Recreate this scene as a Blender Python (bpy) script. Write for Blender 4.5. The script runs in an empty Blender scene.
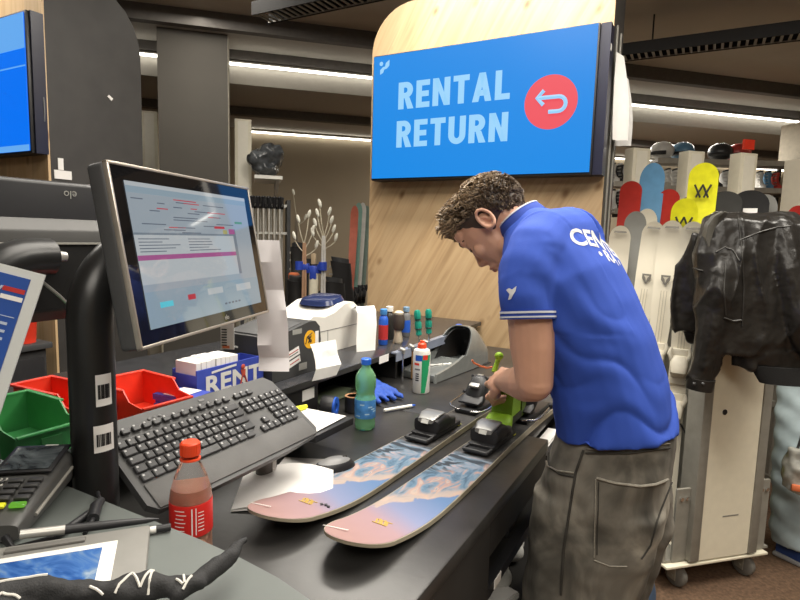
import bpy, bmesh, math, random
from math import sin, cos, pi, radians, atan2, sqrt
from mathutils import Vector, Matrix, Euler, noise
from mathutils.bvhtree import BVHTree
random.seed(7)
S = bpy.context.scene
COL = S.collection
V = Vector

# ------------------------------------------------------------------ camera
CAM = V((0, 0, 1.5))
YAW, PIT, ROL, FPX = radians(28.7), radians(6.5), radians(1.55), 556.0
FW = V((-sin(YAW)*cos(PIT), cos(YAW)*cos(PIT), -sin(PIT)))
R0 = V((cos(YAW), sin(YAW), 0)); U0 = R0.cross(FW)
RT = R0*cos(ROL) + U0*sin(ROL); UP = U0*cos(ROL) - R0*sin(ROL)
cd = bpy.data.cameras.new('camera'); co = bpy.data.objects.new('camera', cd); COL.objects.link(co)
cd.sensor_width = 36; cd.lens = FPX*36/800; cd.clip_start = 0.02
co.matrix_world = Matrix(((RT.x, UP.x, -FW.x, CAM.x), (RT.y, UP.y, -FW.y, CAM.y), (RT.z, UP.z, -FW.z, CAM.z), (0, 0, 0, 1)))
S.camera = co
def ray(px, py): return FW + RT*((px-400)/FPX) - UP*((py-300)/FPX)
def atz(px, py, z): d = ray(px, py); return CAM + d*((z-CAM.z)/d.z)
def aty(px, py, y): d = ray(px, py); return CAM + d*((y-CAM.y)/d.y)

# ------------------------------------------------------------------ materials
MATS = {}
def mat(name, col, rough=.5, metal=0, var=.08, scale=25, bump=0, bscale=None, emis=0, trans=0, ior=1.45, coat=0, stretch=None, spec=None):
    if name in MATS: return MATS[name]
    m = bpy.data.materials.new(name); m.use_nodes = True; MATS[name] = m
    nt = m.node_tree; b = nt.nodes['Principled BSDF']
    tc = nt.nodes.new('ShaderNodeTexCoord'); nz = nt.nodes.new('ShaderNodeTexNoise')
    nz.inputs['Scale'].default_value = scale; nz.inputs['Detail'].default_value = 4
    src = tc.outputs['Object']
    if stretch:
        mp = nt.nodes.new('ShaderNodeMapping'); mp.inputs['Scale'].default_value = stretch
        nt.links.new(src, mp.inputs[0]); src = mp.outputs[0]
    nt.links.new(src, nz.inputs['Vector'])
    rp = nt.nodes.new('ShaderNodeValToRGB')
    rp.color_ramp.elements[0].position = .3; rp.color_ramp.elements[1].position = .7
    c = V(col[:3])
    rp.color_ramp.elements[0].color = (*(c*(1-var)), 1); rp.color_ramp.elements[1].color = (*[min(1, x) for x in c*(1+var)], 1)
    nt.links.new(nz.outputs['Fac'], rp.inputs['Fac'])
    nt.links.new(rp.outputs['Color'], b.inputs['Base Color'])
    b.inputs['Roughness'].default_value = rough; b.inputs['Metallic'].default_value = metal
    b.inputs['Transmission Weight'].default_value = trans; b.inputs['IOR'].default_value = ior
    b.inputs['Coat Weight'].default_value = coat; b.inputs['Coat Roughness'].default_value = .05
    if spec is not None: b.inputs['Specular IOR Level'].default_value = spec
    if emis:
        nt.links.new(rp.outputs['Color'], b.inputs['Emission Color']); b.inputs['Emission Strength'].default_value = emis
    if bump:
        n2 = nt.nodes.new('ShaderNodeTexNoise'); n2.inputs['Scale'].default_value = bscale or scale*4; n2.inputs['Detail'].default_value = 3
        nt.links.new(src, n2.inputs['Vector'])
        bp = nt.nodes.new('ShaderNodeBump'); bp.inputs['Strength'].default_value = bump; bp.inputs['Distance'].default_value = .004
        nt.links.new(n2.outputs['Fac'], bp.inputs['Height']); nt.links.new(bp.outputs[0], b.inputs['Normal'])
    return m
def glow(name, col, strength=1.0, base=(0.01, 0.01, 0.012), rough=.12, ior=1.5):
    """a lit display surface: emits its picture behind glossy glass"""
    if name in MATS: return MATS[name]
    m = bpy.data.materials.new(name); m.use_nodes = True; MATS[name] = m
    b = m.node_tree.nodes['Principled BSDF']
    b.inputs['Base Color'].default_value = (*base, 1); b.inputs['Roughness'].default_value = rough; b.inputs['IOR'].default_value = ior
    b.inputs['Emission Color'].default_value = (*col, 1); b.inputs['Emission Strength'].default_value = strength
    if rough > .2: b.inputs['Specular IOR Level'].default_value = .15
    return m
def ramp_mat(name, stops, axis_scale, rough=.5, kind='noise', scale=3, detail=6, distort=0, rot=(0, 0, 0), bump=0, metal=0):
    if name in MATS: return MATS[name]
    m = bpy.data.materials.new(name); m.use_nodes = True; MATS[name] = m
    nt = m.node_tree; b = nt.nodes['Principled BSDF']
    tc = nt.nodes.new('ShaderNodeTexCoord')
    mr = nt.nodes.new('ShaderNodeMapping'); mr.inputs['Rotation'].default_value = rot
    mp = nt.nodes.new('ShaderNodeMapping'); mp.inputs['Scale'].default_value = axis_scale
    nt.links.new(tc.outputs['Object'], mr.inputs[0]); nt.links.new(mr.outputs[0], mp.inputs[0])
    nz = nt.nodes.new('ShaderNodeTexNoise'); nz.inputs['Scale'].default_value = scale; nz.inputs['Detail'].default_value = detail; nz.inputs['Distortion'].default_value = distort
    nt.links.new(mp.outputs[0], nz.inputs['Vector'])
    rp = nt.nodes.new('ShaderNodeValToRGB'); cr = rp.color_ramp
    while len(cr.elements) < len(stops): cr.elements.new(.5)
    for e, (p, c) in zip(cr.elements, stops): e.position = p; e.color = (*c, 1)
    nt.links.new(nz.outputs['Fac'], rp.inputs['Fac']); nt.links.new(rp.outputs['Color'], b.inputs['Base Color'])
    b.inputs['Roughness'].default_value = rough; b.inputs['Metallic'].default_value = metal
    if bump:
        bp = nt.nodes.new('ShaderNodeBump'); bp.inputs['Strength'].default_value = bump; bp.inputs['Distance'].default_value = .004
        nt.links.new(nz.outputs['Fac'], bp.inputs['Height']); nt.links.new(bp.outputs[0], b.inputs['Normal'])
    return m

BLACK = mat('black_plastic', (.018, .018, .02), .42)
BLACKM = mat('black_matte', (.022, .021, .021), .75)
DARKG = mat('dark_grey_plastic', (.055, .056, .058), .5)
MIDG = mat('mid_grey_plastic', (.16, .16, .16), .5)
GREYB = mat('boot_device_grey', (.17, .18, .175), .22, coat=.5)
ALU = mat('aluminium', (.45, .44, .41), .38, .7)
ALUG = mat('grey_profile', (.30, .29, .26), .5, .2)
WHITE = mat('white_plastic', (.74, .73, .68), .45)
CREAM = mat('cream_panel', (.72, .67, .55), .5, var=.03)
PAPER = mat('paper', (.80, .78, .75), .85, var=.03)
RED = mat('red_plastic', (.70, .045, .02), .4)
REDD = mat('red_dark', (.45, .03, .03), .4)
GREEN = mat('green_bin_plastic', (.05, .27, .08), .4)
BLUE = mat('blue_plastic', (.02, .10, .50), .4)
YEL = mat('yellow_plastic', (.80, .78, .03), .45)
LIME = mat('lime_plastic', (.33, .58, .03), .5)
TEAL = mat('teal_grip', (.01, .28, .20), .4)
ORANGE = mat('orange_cord', (.75, .20, .08), .5)
CHROME = mat('chrome', (.7, .7, .7), .2, 1)
GOLD = mat('gold_print', (.45, .30, .06), .4)
NAVY = mat('navy_cloth', (.02, .04, .16), .8)

# ------------------------------------------------------------------ mesh builder
def frame(zdir, up=V((0, 0, 1))):
    z = V(zdir).normalized()
    x = V(up).cross(z)
    if x.length < 1e-4: x = V((1, 0, 0)).cross(z)
    x.normalize(); y = z.cross(x)
    return x, y, z
class MB:
    def __init__(s): s.v = []; s.f = []; s.mi = []; s.mats = []; s.m = None; s.M = None
    def use(s, m): s.m = m; return s
    def xf(s, M): s.M = M; return s
    def add(s, vs, fs, m=None):
        m = m or s.m
        if m not in s.mats: s.mats.append(m)
        k = s.mats.index(m); b = len(s.v)
        s.v += [(s.M @ V(v)) if s.M else V(v) for v in vs]
        s.f += [tuple(b+i for i in f) for f in fs]; s.mi += [k]*len(fs)
        return s
    def box(s, c, d, rot=None, bevel=0, seg=2, m=None):
        x, y, z = d[0]/2, d[1]/2, d[2]/2
        vs = [V((i, j, k)) for i in (-x, x) for j in (-y, y) for k in (-z, z)]
        fs = [(0, 1, 3, 2), (4, 6, 7, 5), (0, 4, 5, 1), (2, 3, 7, 6), (0, 2, 6, 4), (1, 5, 7, 3)]
        if bevel:
            bm = bmesh.new(); bv = [bm.verts.new(v) for v in vs]
            for f in fs: bm.faces.new([bv[i] for i in f])
            bmesh.ops.bevel(bm, geom=bm.edges[:], offset=min(bevel, min(d)*.49), segments=seg, affect='EDGES', profile=.5)
            bm.verts.index_update(); vs = [v.co.copy() for v in bm.verts]; fs = [[v.index for v in f.verts] for f in bm.faces]; bm.free()
        if rot is not None:
            R = rot.to_3x3() if isinstance(rot, Matrix) else Euler(rot).to_matrix()
            vs = [R @ v for v in vs]
        return s.add([v+V(c) for v in vs], fs, m)
    def tube(s, pts, rad, n=12, m=None, caps=True, up=V((0, 0, 1)), flat=1.0, closed=False):
        pts = [V(p) for p in pts]
        if not isinstance(rad, (list, tuple)): rad = [rad]*len(pts)
        vs = []; fs = []; N = len(pts)
        prevx = None
        for i, p in enumerate(pts):
            a = pts[i-1] if (i > 0 or closed) else p; b = pts[(i+1) % N] if (i < N-1 or closed) else p
            d = (b-a)
            if d.length < 1e-9: d = V((0, 0, 1))
            if prevx is None: x, y, z = frame(d, up)
            else:
                z = d.normalized(); x = (prevx - z*prevx.dot(z))
                if x.length < 1e-5: x, y, z = frame(d, up)
                x.normalize(); y = z.cross(x)
            prevx = x
            for k in range(n):
                t = 2*pi*k/n; vs.append(p + (x*cos(t) + y*sin(t)*flat)*rad[i])
        L = N if closed else N-1
        for i in range(L):
            for k in range(n):
                j = (i+1) % N
                fs.append((i*n+k, i*n+(k+1) % n, j*n+(k+1) % n, j*n+k))
        if caps and not closed:
            fs.append(tuple(range(n))[::-1]); fs.append(tuple((N-1)*n+k for k in range(n)))
        return s.add(vs, fs, m)
    def cyl(s, a, b, r, r2=None, n=16, m=None): return s.tube([a, b], [r, r if r2 is None else r2], n, m)
    def lathe(s, prof, c=(0, 0, 0), n=24, m=None, axis=None):
        vs = []; fs = []; c = V(c)
        X, Y, Z = (V((1, 0, 0)), V((0, 1, 0)), V((0, 0, 1))) if axis is None else frame(axis)
        for r, h in prof:
            for k in range(n):
                t = 2*pi*k/n; vs.append(c + X*r*cos(t) + Y*r*sin(t) + Z*h)
        for i in range(len(prof)-1):
            for k in range(n): fs.append((i*n+k, i*n+(k+1) % n, (i+1)*n+(k+1) % n, (i+1)*n+k))
        if prof[0][0] > 1e-6: fs.append(tuple(range(n))[::-1])
        if prof[-1][0] > 1e-6: fs.append(tuple((len(prof)-1)*n+k for k in range(n)))
        return s.add(vs, fs, m)
    def ell(s, c, r, rot=None, n=16, m=None):
        vs = [V((0, 0, -1))]; fs = []; h = n//2
        for i in range(1, h):
            a = -pi/2 + pi*i/h
            for k in range(n): vs.append(V((cos(a)*cos(2*pi*k/n), cos(a)*sin(2*pi*k/n), sin(a))))
        vs.append(V((0, 0, 1))); T = len(vs)-1
        for k in range(n):
            fs.append((0, 1+(k+1) % n, 1+k)); b = 1+(h-2)*n; fs.append((T, b+k, b+(k+1) % n))
        for i in range(h-2):
            for k in range(n): fs.append((1+i*n+k, 1+i*n+(k+1) % n, 1+(i+1)*n+(k+1) % n, 1+(i+1)*n+k))
        if not isinstance(r, (tuple, list)): r = (r, r, r)
        R = Matrix.Identity(3) if rot is None else (rot.to_3x3() if isinstance(rot, Matrix) else Euler(rot).to_matrix())
        return s.add([V(c) + R @ V((v.x*r[0], v.y*r[1], v.z*r[2])) for v in vs], fs, m)
    def prism(s, out, h0, h1, M=None, m=None):
        """outline in local xy, extruded along local z from h0 to h1"""
        n = len(out); M = M or Matrix.Identity(4)
        vs = [M @ V((x, y, h0)) for x, y in out] + [M @ V((x, y, h1)) for x, y in out]
        fs = [tuple(range(n))[::-1], tuple(range(n, 2*n))] + [(i, (i+1) % n, n+(i+1) % n, n+i) for i in range(n)]
        return s.add(vs, fs, m)
    def loft(s, rings, n=20, m=None, caps=True, p=2.0):
        """rings: (centre, half-axis vector a, half-axis vector b)"""
        vs = []; fs = []
        for c, a, b in rings:
            c, a, b = V(c), V(a), V(b)
            for k in range(n):
                t = 2*pi*k/n; ct, st = cos(t), sin(t)
                ct = math.copysign(abs(ct)**(2/p), ct); st = math.copysign(abs(st)**(2/p), st)
                vs.append(c + a*ct + b*st)
        for i in range(len(rings)-1):
            for k in range(n): fs.append((i*n+k, i*n+(k+1) % n, (i+1)*n+(k+1) % n, (i+1)*n+k))
        if caps: fs.append(tuple(range(n))[::-1]); fs.append(tuple((len(rings)-1)*n+k for k in range(n)))
        return s.add(vs, fs, m)
    def grid(s, P, thick=0, m=None):
        """P[i][j] points; optional thickness along local normals -> closed sheet"""
        ni, nj = len(P), len(P[0])
        vs = [V(p) for r in P for p in r]; fs = [(i*nj+j, i*nj+j+1, (i+1)*nj+j+1, (i+1)*nj+j) for i in range(ni-1) for j in range(nj-1)]
        if thick:
            N = []
            for i in range(ni):
                for j in range(nj):
                    a = V(P[min(i+1, ni-1)][j]) - V(P[max(i-1, 0)][j]); b = V(P[i][min(j+1, nj-1)]) - V(P[i][max(j-1, 0)])
                    q = a.cross(b); N.append(q.normalized() if q.length > 1e-12 else V((0, 0, 1)))
            o = len(vs); vs = vs + [v - q*thick for v, q in zip(vs, N)]
            fs += [tuple(o+k for k in f)[::-1] for f in fs[:]]
            edge = [i*nj for i in range(ni)]; e2 = [i*nj+nj-1 for i in range(ni)]
            for L in (list(range(nj)), [(ni-1)*nj+j for j in range(nj)], edge, e2):
                for a, b in zip(L, L[1:]): fs.append((a, b, o+b, o+a))
        return s.add(vs, fs, m)
    def build(s, name, m=None, parent=None, loc=None, rz=0, smooth=40):
        me = bpy.data.meshes.new(name)
        me.from_pydata([tuple(v) for v in s.v], [], s.f)
        if m is not None and not any(s.mats): me.materials.append(m)
        else:
            for q in s.mats: me.materials.append(q or m)
            if len(s.mats) > 1: me.polygons.foreach_set('material_index', s.mi)
        bm = bmesh.new(); bm.from_mesh(me); bmesh.ops.recalc_face_normals(bm, faces=bm.faces[:]); bm.to_mesh(me); bm.free()
        if smooth:
            me.polygons.foreach_set('use_smooth', [True]*len(me.polygons)); me.set_sharp_from_angle(angle=radians(smooth))
        o = bpy.data.objects.new(name, me); COL.objects.link(o)
        if parent is not None: o.parent = parent
        if loc is not None: o.location = loc
        if rz: o.rotation_euler.z = rz
        return o

def tag(o, label, cat, group=None, kind=None):
    o['label'] = label; o['category'] = cat
    if group: o['group'] = group
    if kind: o['kind'] = kind
    return o
def thing(name, label, cat, loc=(0, 0, 0), rz=0, group=None):
    o = bpy.data.objects.new(name, None); COL.objects.link(o); o.empty_display_size = .05
    o.location = loc; o.rotation_euler.z = rz
    return tag(o, label, cat, group)
def struct(o): o['kind'] = 'structure'; return o
def copy_tree(o, parent=None):
    c = o.copy(); COL.objects.link(c)
    if parent is not None: c.parent = parent
    for ch in list(o.children): copy_tree(ch, c)
    return c
def dup(o, loc, rz, label, group=None):
    c = copy_tree(o); c.location = loc; c.rotation_euler.z = rz; c['label'] = label
    if group: c['group'] = group
    return c

def text_shape(body, size, xs=1.0, bold=0.0, align='LEFT', extrude=.0004, spacing=1.0):
    """(verts, faces) of lettering in the local xy plane"""
    cu = bpy.data.curves.new('lettering', 'FONT'); cu.body = body; cu.size = size; cu.offset = bold; cu.extrude = extrude
    cu.align_x = align; cu.space_character = spacing; cu.resolution_u = 4
    o = bpy.data.objects.new('lettering', cu); COL.objects.link(o)
    dg = bpy.context.evaluated_depsgraph_get(); me = bpy.data.meshes.new_from_object(o.evaluated_get(dg))
    vs = [V((v.co.x*xs, v.co.y, v.co.z)) for v in me.vertices]; fs = [tuple(p.vertices) for p in me.polygons]
    bpy.data.objects.remove(o); bpy.data.curves.remove(cu); bpy.data.meshes.remove(me)
    return vs, fs
def put_text(mb, body, size, M, m, **k):
    vs, fs = text_shape(body, size, **k)
    mb.add([M @ v for v in vs], fs, m)
def fit_text(mb, body, x0, y0, w, h, M, m, bold=0.0, depth=.0004):
    """lettering stretched to fill the given box"""
    vs, fs = text_shape(body, 1.0, bold=bold, extrude=depth, spacing=1.0+bold*1.6)
    a = min(v.x for v in vs); b = max(v.x for v in vs); c = min(v.y for v in vs); d = max(v.y for v in vs)
    mb.add([M @ V((x0+(v.x-a)/(b-a)*w, y0+(v.y-c)/(d-c)*h, v.z)) for v in vs], fs, m)
def block_letters(mb, word, x0, y0, w, h, M, m, depth=.0006):
    """heavy upright grotesque capitals drawn as strokes, filling a box"""
    s = .235; G = .20
    def bar(P): return [('p', P)]
    def rect(a, b, c, d): return [('p', [(a, b), (c, b), (c, d), (a, d)])]
    def ring(cx, cy, rx, ry, a0, a1, n=12):
        out = []
        for k in range(n):
            t0 = a0+(a1-a0)*k/n; t1 = a0+(a1-a0)*(k+1)/n
            out.append(('p', [(cx+rx*cos(t0), cy+ry*sin(t0)), (cx+rx*cos(t1), cy+ry*sin(t1)), (cx+(rx-s)*cos(t1), cy+(ry-s*.9)*sin(t1)), (cx+(rx-s)*cos(t0), cy+(ry-s*.9)*sin(t0))]))
        return out
    t = s*.86
    L = {
     'E': (.56, rect(0, 0, s, 1)+rect(s, 0, .56, t)+rect(s, 1-t, .56, 1)+rect(s, .5-t/2, .52, .5+t/2)),
     'L': (.54, rect(0, 0, s, 1)+rect(s, 0, .54, t)),
     'T': (.62, rect(0, 1-t, .62, 1)+rect(.31-s/2, 0, .31+s/2, 1-t)),
     'N': (.70, rect(0, 0, s, 1)+rect(.70-s, 0, .70, 1)+bar([(s*.9, 1), (.70-s*.9, 0), (.70-s, 0), (.70-s, .12), (s, 1)])+bar([(s*.15, 1), (s, 1), (.70-s*.15, 0), (.70-s, 0)])),
     'A': (.72, bar([(0, 0), (s, 0), (.36+s*.5, 1), (.36-s*.5, 1)])+bar([(.72-s, 0), (.72, 0), (.36+s*.5, 1), (.36-s*.5, 1)])+rect(.18, .20, .54, .20+t)),
     'U': (.68, rect(0, .34, s, 1)+rect(.68-s, .34, .68, 1)+ring(.34, .34, .34, .34, pi, 2*pi)),
     'R': (.64, rect(0, 0, s, 1)+rect(s, 1-t, .34, 1)+rect(s, .40, .34, .40+t)+ring(.32, .70, .30, .30, -pi/2, pi/2)+bar([(.26, .42), (.48, .42), (.66, 0), (.40, 0)])),
    }
    tot = sum(L[c][0] for c in word) + G*.62*(len(word)-1); x = 0
    for c in word:
        wd, ps = L[c]
        for _, P in ps: mb.prism([(x0+(x+px)/tot*w, y0+py*h) for px, py in P], -depth, depth, M, m)
        x += wd + G*.62
def axes(o, x, y, z): return Matrix(((x[0], y[0], z[0], o[0]), (x[1], y[1], z[1], o[1]), (x[2], y[2], z[2], o[2]), (0, 0, 0, 1)))

def fused(mb, voxel, smooth=6, factor=.5, disp=None, sub=0):
    """union of closed shapes as one continuous surface -> (verts, faces) world"""
    me = bpy.data.meshes.new('tmp'); me.from_pydata([tuple(v) for v in mb.v], [], mb.f)
    bm = bmesh.new(); bm.from_mesh(me); bmesh.ops.recalc_face_normals(bm, faces=bm.faces[:]); bm.to_mesh(me); bm.free()
    o = bpy.data.objects.new('tmp', me); COL.objects.link(o)
    r = o.modifiers.new('r', 'REMESH'); r.mode = 'VOXEL'; r.voxel_size = voxel
    if smooth:
        sm = o.modifiers.new('s', 'SMOOTH'); sm.iterations = smooth; sm.factor = factor
    dg = bpy.context.evaluated_depsgraph_get(); m2 = bpy.data.meshes.new_from_object(o.evaluated_get(dg))
    vs = [v.co.copy() for v in m2.vertices]; ns = [v.normal.copy() for v in m2.vertices]; fs = [tuple(p.vertices) for p in m2.polygons]
    bpy.data.objects.remove(o); bpy.data.meshes.remove(me); bpy.data.meshes.remove(m2)
    if disp: vs = [v + n*disp(v, n) for v, n in zip(vs, ns)]
    return vs, fs
def chain(mb, pts, rad, n=14):
    mb.tube(pts, rad, n)
    for p, r in ((pts[0], rad[0]), (pts[-1], rad[-1])): mb.ell(p, r, n=12)
    return mb
# ------------------------------------------------------------------ the room (turned 44 degrees against the counters)
RA = radians(44.0)
def room(r, n, z): return V((cos(RA)*r - sin(RA)*n, sin(RA)*r + cos(RA)*n, z))
MWALL = mat('wall_paint_beige', (.36, .30, .215), .9, var=.03, scale=2)
MCEIL = mat('ceiling_paint', (.50, .445, .36), .95, var=.04, scale=3)
MBEAM = mat('bulkhead_paint', (.40, .375, .33), .95, var=.03)
MBAND = mat('dark_band_cove_shade', (.13, .12, .11), .9)
MCARP = mat('carpet_brown', (.125, .075, .045), .98, var=.35, scale=60, bump=.6, bscale=400)
def rbox(name, r0, r1, n0, n1, z0, z1, m, bevel=0):
    mb = MB(); mb.box((( r0+r1)/2, (n0+n1)/2, (z0+z1)/2), (r1-r0, n1-n0, z1-z0), bevel=bevel)
    return struct(mb.build(name, m, rz=RA, smooth=0))
rbox('floor', -8, 9, -3.2, 7.7, -.1, 0, MCARP)
rbox('ceiling', -8, 9, -3.2, 4.78, 3.2, 3.3, MCEIL)
rbox('ceiling_band', -8, 9, 4.78, 4.86, 3.08, 3.3, MBAND)
rbox('ceiling_soffit', -8, 9, 4.86, 5.30, 3.08, 3.3, MBEAM)
rbox('ceiling_bulkhead', -8, 9, 5.30, 7.7, 2.80, 3.3, MBEAM)
rbox('ceiling_shadow_strip', -8, 9, 5.27, 5.30, 3.0, 3.08, MBAND)  # shade of the LED cove, put in as a dark strip
rbox('wall_back', -8, 9, 7.45, 7.6, 0, 2.8, MWALL)
rbox('wall_left', -8.1, -8, -3.2, 7.6, 0, 3.3, MWALL)
rbox('wall_right', 9, 9.1, -3.2, 7.6, 0, 3.3, MWALL)
rbox('wall_front', -8, 9, -3.3, -3.2, 0, 3.3, MWALL)
# ceiling beam seen at the back
rbox('ceiling_beam', -8, 9, 6.2, 6.3, 2.72, 2.80, MBAND)
# grey pillar with a paler side
pm = MB(); pm.box((0, 0, 1.54), (.53, .34, 3.08)); 
pil_c = room(-.425, 5.08, 0)
p = struct(pm.build('pillar', mat('pillar_grey', (.075, .068, .058), .8, var=.05, scale=4), loc=pil_c, rz=RA, smooth=0))
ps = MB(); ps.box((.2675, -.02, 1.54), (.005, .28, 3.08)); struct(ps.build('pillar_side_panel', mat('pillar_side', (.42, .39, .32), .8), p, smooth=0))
# pale boxed-in column and lit soffit at the right
rbox('wall_box_column', 3.75, 4.35, 2.95, 3.25, 0, 2.12, CREAM)
rbox('ceiling_box', 5.22, 6.4, 3.9, 4.6, 2.32, 2.72, mat('soffit_cream', (.55, .50, .40), .8))

LED = glow('led_white', (1.0, .95, .84), 6.0)
def led(r0, r1, n, z, label, h=.018):
    t = thing('led_strip', label, 'strip light', room((r0+r1)/2, n, z), RA, 'long white strip lights')
    L = r1-r0
    MB().box((0, -.012, 0), (L, .024, h)).build('diffuser', LED, t, smooth=0)
    MB().box((0, .005, h/2+.006), (L, .03, .01)).build('rail', ALUG, t, smooth=0)
led(-4.2, 6.2, 5.265, 2.955, 'long bright strip light on the bulkhead, running behind the sign')
led(-.1, 8.6, 7.42, 2.755, 'thin distant strip light high on the beige back wall, below the brighter one')
# perforated cable trays under the ceiling
def tray(x0, x1, y, z, label):
    t = thing('cable_tray', label, 'cable tray', ((x0+x1)/2, y, z), 0, 'cable trays')
    L = x1-x0
    b = MB(); b.box((0, 0, .035), (L, .17, .01)); b.box((0, -.085, .0), (L, .008, .085)); b.box((0, .085, .0), (L, .008, .085))
    b.build('channel', BLACKM, t, smooth=0)
    q = MB()
    for k in range(int(L/.05)): q.box((-L/2+.03+k*.05, 0, -.035), (.018, .15, .006))
    for s in (-1, 1): q.box((0, s*.078, -.035), (L, .012, .006))
    q.build('grille', ALUG, t, smooth=0)
    h = MB()
    for s in (-.4, 0, .4): h.cyl((s*L, 0, .04), (s*L, 0, 3.2-z), .006, n=8)
    h.build('hanger', BLACKM, t)
tray(-2.78, -.9, 3.0, 2.98, 'black perforated tray under the ceiling, left of the sign')
tray(-.75, 1.9, 4.72, 2.95, 'black perforated tray under the ceiling, right of the sign')

# ------------------------------------------------------------------ wood
def wood(name, stops, rot, scl):
    m = ramp_mat(name, stops, scl, .45, scale=2.2, detail=7, distort=.6, rot=rot)
    nt = m.node_tree; b = nt.nodes['Principled BSDF']
    rp = [n for n in nt.nodes if n.type == 'VALTORGB'][0]
    tc = [n for n in nt.nodes if n.type == 'TEX_COORD'][0]
    mr = nt.nodes.new('ShaderNodeMapping'); mr.inputs['Rotation'].default_value = rot; nt.links.new(tc.outputs['Object'], mr.inputs[0])
    mp = nt.nodes.new('ShaderNodeMapping'); mp.inputs['Scale'].default_value = (9, 9, 5.5); nt.links.new(mr.outputs[0], mp.inputs[0])
    vo = nt.nodes.new('ShaderNodeTexVoronoi'); vo.inputs['Scale'].default_value = 1.0; nt.links.new(mp.outputs[0], vo.inputs['Vector'])
    kr = nt.nodes.new('ShaderNodeValToRGB'); kr.color_ramp.elements[0].position = .05; kr.color_ramp.elements[0].color = (.45, .36, .28, 1)
    kr.color_ramp.elements[1].position = .20; kr.color_ramp.elements[1].color = (1, 1, 1, 1); nt.links.new(vo.outputs['Distance'], kr.inputs['Fac'])
    # boards of slightly different tone
    mp2 = nt.nodes.new('ShaderNodeMapping'); mp2.inputs['Scale'].default_value = (8, 1, .4); nt.links.new(mr.outputs[0], mp2.inputs[0])
    sp = nt.nodes.new('ShaderNodeSeparateXYZ'); nt.links.new(mp2.outputs[0], sp.inputs[0])
    fl = nt.nodes.new('ShaderNodeMath'); fl.operation = 'FLOOR'; nt.links.new(sp.outputs['X'], fl.inputs[0])
    wn = nt.nodes.new('ShaderNodeTexWhiteNoise'); wn.noise_dimensions = '1D'; nt.links.new(fl.outputs[0], wn.inputs['W'])
    mrn = nt.nodes.new('ShaderNodeMapRange'); mrn.inputs['To Min'].default_value = .86; mrn.inputs['To Max'].default_value = 1.08; nt.links.new(wn.outputs['Value'], mrn.inputs['Value'])
    m1 = nt.nodes.new('ShaderNodeMixRGB'); m1.blend_type = 'MULTIPLY'; m1.inputs['Fac'].default_value = 1
    nt.links.new(rp.outputs['Color'], m1.inputs[1]); nt.links.new(kr.outputs['Color'], m1.inputs[2])
    m2 = nt.nodes.new('ShaderNodeVectorMath'); m2.operation = 'SCALE'; nt.links.new(m1.outputs[0], m2.inputs[0]); nt.links.new(mrn.outputs[0], m2.inputs['Scale'])
    nt.links.new(m2.outputs[0], b.inputs['Base Color'])
    return m
PINE = wood('pine_boards', [(.25, (.36, .235, .125)), (.42, (.47, .32, .175)), (.6, (.53, .375, .215)), (.8, (.40, .265, .14))], (0, radians(-30), 0), (14, 4, .9))
DECOR = mat('anthracite_board', (.040, .037, .034), .55, var=.12, scale=9)

def round_panel(w0, w1, z0, z1, r, left=True, right=False, seg=10):
    """outline in (x, z) with rounded top corners"""
    out = [(w0, z0), (w1, z0)]
    if right: out += [(w1-r+r*cos(a), z1-r+r*sin(a)) for a in [pi/2*k/seg for k in range(seg+1)]]
    else: out += [(w1, z1)]
    if left: out += [(w0+r+r*cos(a), z1-r+r*sin(a)) for a in [pi/2+pi/2*k/seg for k in range(seg+1)]]
    else: out += [(w0, z1)]
    return out
def xz(y): return axes((0, y, 0), (1, 0, 0), (0, 0, 1), (0, -1, 0))   # outline x,z; height runs to -y

# main sign column: pine front, dark body behind it
t = thing('sign_column', 'tall pine-fronted column with rounded corner carrying the RENTAL RETURN screen', 'sign column', (-1.13, 2.872, 0))
MB().prism(round_panel(-.662, .665, 0, 2.80, .26), 0, .012, xz(0)).build('pine_front', PINE, t, smooth=30)
MB().prism(round_panel(-.660, .660, 0, 2.795, .26), -.33, -.001, xz(0)).build('dark_body', DECOR, t, smooth=30)
b = MB()
b.box((.6635, .12, 1.3), (.006, .02, 2.5)); b.box((.6635, .24, 1.3), (.006, .02, 2.5))
b.build('side_trim', ALUG, t, smooth=0)
# its screen
SIGNBLUE = glow('sign_blue', (.0, .25, .78), 1.0, rough=.3)
SIGNTXT = glow('sign_letters', (.33, .68, 1.0), .95, rough=.5)
SIGNRED = glow('sign_red', (.85, .075, .10), 1.0, rough=.5)
t = thing('display_screen', 'wide blue display reading RENTAL RETURN with a red arrow disc', 'display', (-1.113, 2.8085, 2.155), 0)
MB().box((0, -.002, 0), (1.212, .102, .682), bevel=.004).build('bezel', BLACK, t)
MB().box((.630, .006, 0), (.045, .085, .682)).build('side_housing', mat('housing_navy', (.012, .013, .03), .35), t, smooth=0)
MB().box((.6535, -.01, .235), (.004, .02, .03)).build('side_tag', ALU, t, smooth=0)
p = MB(); p.m = SIGNBLUE; p.box((0, -.0565, 0.002), (1.196, .006, .664)); pan = p.build('picture', None, t, smooth=0)
F = -.0597
q = MB()
TM = lambda x, z: axes((x, F, z), (1, 0, 0), (0, 0, 1), (0, -1, 0))
block_letters(q, 'RENTAL', -.436, .038, .632, .142, TM(0, 0), SIGNTXT); q.build('rental_lettering', SIGNTXT, t, smooth=0)
q = MB(); block_letters(q, 'RETURN', -.442, -.166, .636, .142, TM(0, 0), SIGNTXT); q.build('return_lettering', SIGNTXT, t, smooth=0)
q = MB(); q.lathe([(.127, 0), (.127, .0006)], (.400, F, .004), 48, axis=(0, -1, 0)); disc = q.build('red_disc', SIGNRED, t, smooth=0)
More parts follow.
